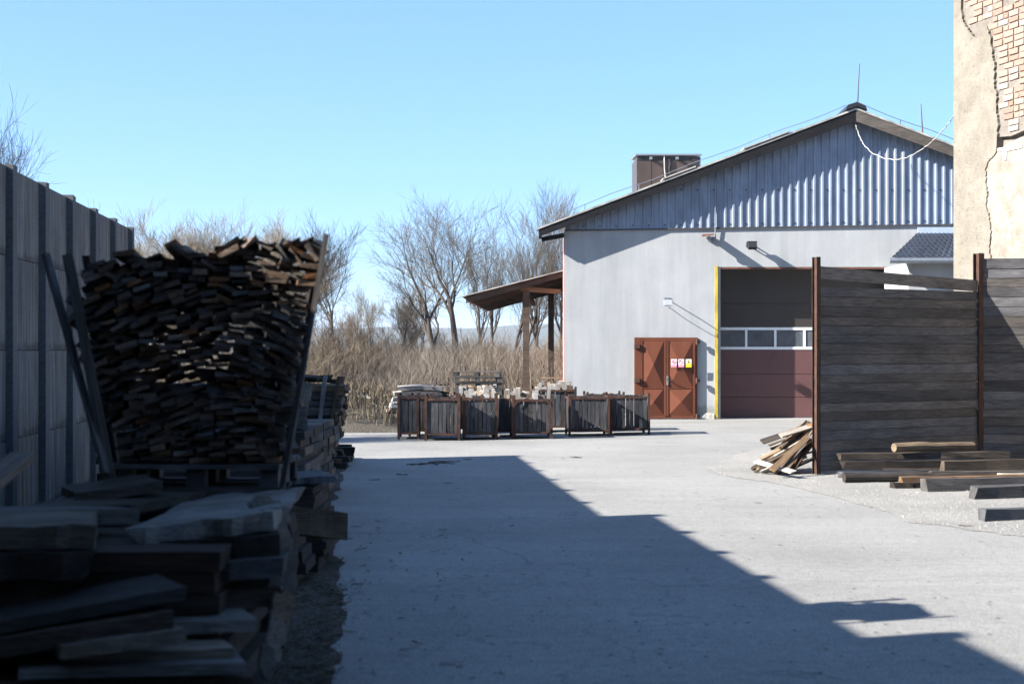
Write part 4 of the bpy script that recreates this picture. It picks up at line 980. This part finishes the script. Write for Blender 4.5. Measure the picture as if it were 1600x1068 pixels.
for i in range(1500):
    while True:
        y = rnd(6.5, 15); x = rnd(-2.0, -.3)
        if inside((x, y), DIRT) or random.random() < .03: break
    L = rnd(.01,.05); a = rnd(0,3.14); w_ = rnd(.004,.012); c_, s_ = math.cos(a), math.sin(a); zz = .008+rnd(0,.012)
    st.add([(x-c_*L-s_*w_,y-s_*L+c_*w_,zz),(x+c_*L-s_*w_,y+s_*L+c_*w_,zz+rnd(0,.01)),(x+c_*L+s_*w_,y+s_*L-c_*w_,zz+rnd(0,.01)),(x-c_*L+s_*w_,y-s_*L-c_*w_,zz)], [(0,1,2,3)])
o = link('wood_debris', st.mesh('wood_debris', M['leaf'])); stuff(o); o['label'] = 'dark bark chips and litter along the dirt verge'; o['category'] = 'litter'
for i in range(800):
    c_ = random.choice([(-1.30,10.6,.09,.25),(-1.22,9.0,.07,.5),(-1.12,7.7,.06,.5)]); x = random.gauss(c_[0], c_[2]); y = random.gauss(c_[1], c_[3]); h = rnd(.008,.025); a = rnd(0,6.28)
    gr_.add([(x-.004*math.cos(a),y-.004*math.sin(a),.004),(x+.004*math.cos(a),y+.004*math.sin(a),.004),(x+rnd(-.02,.02),y+rnd(-.02,.02),h)], [(0,1,2)])
o = link('moss_tufts', gr_.mesh('moss_tufts', M['moss'])); stuff(o); o['label'] = 'low green moss and grass along the slab pile'; o['category'] = 'moss'
sk = MB()
for i in range(420):
    p = G(rnd(560,1560), 660+400*random.random()**1.6)
    if p.x < -1 or inside(p, GRAVEL): continue
    L = rnd(.008,.035); a = rnd(0,3.14); w_ = rnd(.003,.010); c_, s_ = math.cos(a), math.sin(a); x, y = p.x, p.y
    sk.add([(x-c_*L,y-s_*L,.005),(x-s_*w_,y+c_*w_,.009),(x+c_*L,y+s_*L,.006),(x+s_*w_,y-c_*w_,.008)], [(0,1,2,3)])
o = link('bark_crumbs', sk.mesh('bark_crumbs', M['leaf'])); stuff(o); o['label'] = 'tiny bark crumbs strewn over the asphalt yard'; o['category'] = 'litter'
def leaf(px, py, s, name='dry_leaf', lab='curled dark dry leaf lying on the shaded asphalt', grp='leaves on the shaded asphalt', cat='leaf'):
    p = G(px, py); s *= .62; mb = MB(); n = 6; vs = []; a0 = rnd(-.9,.9)
    for i in range(n+1):
        u = i/n-.5; w_ = s*.22*math.cos(u*2.9)*rnd(.6,1.2)+.002
        for k in (-1, 0, 1): vs.append((p.x+u*s*2*math.cos(a0), p.y+u*s*2*math.sin(a0)+k*w_, .006+abs(u)**2*s*rnd(.0,.25)+abs(k)*s*rnd(.03,.14)))
    fs = [(i*3+k, i*3+k+1, (i+1)*3+k+1, (i+1)*3+k) for i in range(n) for k in (0, 1)]
    return tag(mb.add(vs, fs).build(name, M['leaf']), lab, cat, grp)
for (px, py, s) in ((692,828,.07),(565,858,.10),(553,823,.06),(545,842,.06),(730,718,.16),(628,742,.16),(585,750,.12),(700,755,.1),(627,966,.04),(560,913,.08),(714,763,.04),(830,880,.03),(555,966,.06),(640,790,.04)): leaf(px, py, s)
for (px, py, s) in ((1185,786,.07),(1350,753,.08),(1508,822,.10),(900,715,.2),(1040,676,.14),(1008,737,.05),(936,700,.05),(880,716,.06)): leaf(px, py, s, 'dark_chip', 'small dark chip lying on the sunlit yard', 'chips on the sunlit yard', 'chip')
tw = MB(); p = G(660,725)
for i in range(7): a = p+Vector((rnd(-.25,.25), rnd(-.35,.35), .012)); tw.tube([a, a+Vector((rnd(.1,.3), rnd(-.1,.1), .02)), a+Vector((rnd(.3,.45), rnd(-.2,.2), .012))], .008, 4)
tag(tw.build('fallen_twig', M['leaf']), 'small fallen branched twig on the shaded asphalt', 'twig')

# ------------------------------------------------------------------ bank, scrub, trees
def stems(name, n, region, h0, h1, wdt, mat, label, cat, lean=.25, zf=None, branch=0):
    mb = MB(); vs = mb.v; fs = mb.f
    for i in range(n):
        x, y = region(); z0 = zf(x, y) if zf else -.03
        cl = .75+.5*noise.noise((x*.35, y*.35, 2)); h = rnd(h0, h1)*cl; a = rnd(0,6.28); l_ = rnd(0,lean)*h; w_ = wdt*rnd(.6,1.3)
        dx, dy = math.cos(a)*l_, math.sin(a)*l_; k = len(vs); b = rnd(0,3.14); cx_, cy_ = math.cos(b)*w_, math.sin(b)*w_
        vs += [(x-cx_,y-cy_,z0),(x+cx_,y+cy_,z0),(x+dx*.35+cx_*.7,y+dy*.35+cy_*.7,z0+h*.6),(x+dx*.35-cx_*.7,y+dy*.35-cy_*.7,z0+h*.6),(x+dx,y+dy,z0+h)]
        fs += [(k,k+1,k+2,k+3),(k+3,k+2,k+4)]
        for q in range(branch):
            u = rnd(.3,.8); bx, by, bz = x+dx*.35*u/.6, y+dy*.35*u/.6, z0+h*u; a2 = rnd(0,6.28); L = h*rnd(.15,.4); k = len(vs)
            vs += [(bx-w_*.5,by,bz),(bx+w_*.5,by,bz),(bx+math.cos(a2)*L*.7,by+math.sin(a2)*L*.7,bz+L*.8)]; fs += [(k,k+1,k+2)]
    o = link(name, mb.mesh(name, M[mat])); stuff(o); o['label'] = label; o['category'] = cat; return o
def reg(px0, px1, y0, y1):
    def f():
        y = y0+(y1-y0)*random.random(); return ((rnd(px0, px1)-800)/F*y, y)
    return f
stems('dry_scrub', 15000, reg(380, 960, 44, 62), .8, 2.6, .008, 'reed', 'band of tall dry beige stems beyond the yard', 'scrub', .75, None, 5)
stems('dry_scrub_far', 9000, reg(100, 1000, 60, 85), 1.0, 3.0, .012, 'reed', 'farther dry scrub under the bare trees', 'scrub', .7, None, 4)
stems('grass_fringe', 5000, reg(420, 930, 39.5, 45), .25, .9, .010, 'reed', 'low dry grass in front of the tall dry stems', 'grass', .5)
cb = W(598,0,32.9); tag(MB().prism([(cb.x-.75,32.4,0),(cb.x+.5,32.4,0),(cb.x+.5,32.4,.44),(cb.x-.4,32.4,.36),(cb.x-.75,32.4,.22)], (0,.3,0)).build('concrete_block', M['post_concrete']), 'low dark concrete block at the foot of the earth bank', 'concrete block')
# earth bank with rubble left of the crates
def bankz(x, y):
    u = (x+6.2)/4.2; v = (y-34.2)/3.2
    if abs(u) >= 1 or abs(v) >= 1: return -.03
    return -.03+.95*(1-u**4)*(1-v*v)**.7*(1+.25*noise.noise((x*1.1, y*1.1, 3)))
vs = []; fs = []; n = 50
for i in range(n+1):
    for j in range(n+1):
        x = -10.4+8.4*i/n; y = 31+6.4*j/n; vs.append((x, y, bankz(x, y)-(.02 if bankz(x, y) < 0 else 0)))
for i in range(n):
    for j in range(n): fs.append((i*(n+1)+j, (i+1)*(n+1)+j, (i+1)*(n+1)+j+1, i*(n+1)+j+1))
struct(link('earth_bank', MB().add(vs, fs).mesh('earth_bank', M['dirt'], True)))
def bankreg(): return (rnd(-9.6,-2.6), rnd(31.3,36.5))
stems('bank_grass', 6000, bankreg, .12, .5, .008, 'brush', 'dead grass and brush on the low earth bank', 'grass', .9, bankz, 1)
st = MB()
for i in range(2200):
    x, y = rnd(-9.5,-2.5), rnd(32.5,37.2); z = bankz(x, y)
    if z < .3: continue
    r_ = rnd(.02,.08); vsx = [(x+r_*rnd(-1,1), y+r_*rnd(-1,1), z+r_*rnd(-.3,1)) for _ in range(4)]; st.add(vsx, [(0,1,2),(0,2,3),(0,3,1),(1,3,2)])
o = link('rubble', st.mesh('rubble', M['pebble'])); stuff(o); o['label'] = 'pale rubble crumbs on top of the earth bank'; o['category'] = 'rubble'

def make_tree(seed, H, r0, spread, levels, kids, upright, lean=(0,0), multi=1, fork=.35, mats=('bark','twig')):
    rs = random.Random(seed); tr = MB(); cr_ = MB()
    def seg(mb, p, d, L, r, n, wob, up, sides, taper=.55):
        pts = [Vector(p)]; rad = [r]; dd = Vector(d)
        for i in range(n):
            dd = (dd+Vector((rs.uniform(-wob,wob), rs.uniform(-wob,wob), rs.uniform(-wob*.6,wob*.6)+up))).normalized()
            pts.append(pts[-1]+dd*L/n); rad.append(r*(1-(1-taper)*(i+1)/n))
        mb.tube(pts, rad, sides, False); return pts, rad, dd
    def rec(p, d, L, r, lev):
        mb = tr if lev < 2 else cr_; n = 5 if lev < 2 else (4 if lev < 4 else 3)
        pts, rad, dd = seg(mb, p, d, L, r, n, .23 if lev else .12, .03*upright if lev else .02, 6 if lev < 2 else (4 if lev < 3 else 3), .45 if lev else .5)
        if lev >= levels: return
        nk = kids[lev]
        for k in range(nk):
            u = rs.uniform(fork if lev == 0 else .2, 1.0) if k else 1.0
            i = min(n-1, int(u*n)); q = pts[i].lerp(pts[i+1], u*n-i); rr = rad[i]*(.62 if k else .85)
            base = (pts[i+1]-pts[i]).normalized(); az = rs.uniform(0, 6.283); ort = base.orthogonal().normalized(); ort.rotate(Matrix.Rotation(az, 3, base))
            sp = rs.uniform(.45, 1.0)*spread*(.4 if k == 0 else 1)
            nd_ = (base+ort*sp+Vector((0,0,.18*upright))).normalized()
            rec(q, nd_, L*rs.uniform(.5,.78)*(1.0 if lev else .8), max(rr*.8, .006), lev+1)
    for m_ in range(multi):
        a = rs.uniform(0, 6.28); s_ = .35 if multi > 1 else 0
        rec((math.cos(a)*s_*.5, math.sin(a)*s_*.5, -.1), (lean[0]+math.cos(a)*s_, lean[1]+math.sin(a)*s_, 1), H*.48*rs.uniform(.85,1.1), r0*rs.uniform(.8,1.05), 0)
    zt_ = max(v[2] for v in cr_.v); k = H/zt_
    for b_ in (tr, cr_): b_.v = [(v[0]*k, v[1]*k, v[2]*k) for v in b_.v]
    return tr.mesh('trunk', M[mats[0]], True), cr_.mesh('crown', M[mats[1]])
V = {}
V['oak'] = [make_tree(s, 10, .22, .85, 5, (6,5,5,4,3), .45) for s in (3, 14)]
V['tall'] = [make_tree(s, 11, .13, .5, 5, (7,5,4,4,3), 1.2, fork=.3) for s in (5, 21, 33)]
V['willow'] = [make_tree(s, 7, .12, .62, 5, (6,5,5,4,4), 1.1, multi=3, fork=.15, mats=('twig','twig_pale')) for s in (8, 17)]
V['shrub'] = [make_tree(s, 3.4, .035, .6, 3, (7,6,5), .9, multi=6, fork=.1, mats=('twig','twig_pale')) for s in (2, 9)]
def tree(kind, v, px, topy, Y, rz, label, cat='tree', group=None, base=-.03, wx=1.0, name='bare_tree'):
    H = 1.8+(547-topy)/F*Y-base; me = V[kind][v]; h0 = max(vv.co.z for vv in me[1].vertices); s = H/h0
    o = thing(name, label, cat, ((px-800)/F*Y, Y, base), rz, group)
    for nm, m_ in zip(('trunk', 'crown'), me):
        c_ = link(nm, m_, o); c_.scale = (s*wx, s*wx, s)
    return o
tree('oak', 0, 682, 305, 66, .4, 'bare tree with a dark forked trunk left of the twin broad tree', wx=1.0)
tree('oak', 1, 716, 283, 64, 4.6, 'broad bare tree with heavy limbs rising behind the crates', wx=1.05)
tg_ = 'slim bare trees behind the lean-to'
for (px, ty, Y, v, rz) in ((768,290,74,0,.3),(800,278,76,1,1.4),(838,272,72,2,2.2),(876,278,78,0,3.6),(908,268,80,1,4.4),(750,330,82,2,5.0),(820,300,90,1,.9)):
    tree('tall', v, px, ty, Y, rz, 'slim upright bare tree in the cluster behind the lean-to canopy', group=tg_, wx=1.1)
tree('willow', 0, 268, 298, 74, .5, 'tall beige twiggy tree showing above the offcut stack', wx=1.1)
tl = 'lower twiggy trees beyond the offcut stack'
for (px, ty, Y, v, rz) in ((222,352,80,1,1.0),(318,330,78,1,2.0),(352,325,82,0,3.1),(392,328,76,1,4.2),(430,332,80,0,5.3),(465,318,84,1,.2),(240,335,86,0,2.6),(300,335,90,0,4.9)):
    tree('willow', v, px, ty, Y, rz, 'lower twiggy bare tree in the hazy row beyond the offcut stack', group=tl, wx=1.35)
tree('oak', 1, 520, 325, 62, 5.1, 'gnarled bare tree with a leaning dark trunk beside the right pallet stake', wx=.7)
tree('willow', 1, 570, 432, 72, 1.9, 'small round bare tree between the gnarled tree and the forked tree', wx=1.0)
tree('willow', 0, 640, 430, 84, .9, 'low spreading bare tree behind the forked tree', wx=1.2)
tree('oak', 1, -42, 140, 27, 1.2, 'bare tree overhanging the top of the concrete wall', wx=.75)
for (px, Y, ty) in ((485,46,490),(530,47,505),(560,52,510),(600,58,505),(640,60,508),(760,60,510),(500,43,535),(545,60,470),(860,56,500),(720,66,505)):
    tree('shrub', random.randrange(2), px, ty, Y, rnd(0,6), 'pale leafless shrub among the dry stems', 'shrub', 'leafless shrubs in the scrub', wx=1.2, name='bare_shrub')
for (px, ty) in ((128,318),(148,328),(165,335),(178,340),(95,300)):
    tree('shrub', random.randrange(2), px, ty, 27, rnd(0,6), 'thin shrub tip rising behind the concrete wall', 'shrub', 'shrubs behind the concrete wall', wx=.5, name='bare_shrub')

# ------------------------------------------------------------------ haze in the air
hz = bpy.data.materials.new('haze_air'); hz.use_nodes = True; hz.node_tree.nodes.clear()
ho = hz.node_tree.nodes.new('ShaderNodeOutputMaterial'); pv = hz.node_tree.nodes.new('ShaderNodeVolumePrincipled')
pv.inputs['Density'].default_value = .00016; pv.inputs['Color'].default_value = (.78, .86, 1, 1); pv.inputs['Anisotropy'].default_value = .2
hz.node_tree.links.new(pv.outputs[0], ho.inputs['Volume'])
o = link('haze', MB().box(-6100, 6100, -500, 9100, -4, 105).mesh('haze', hz)); stuff(o)
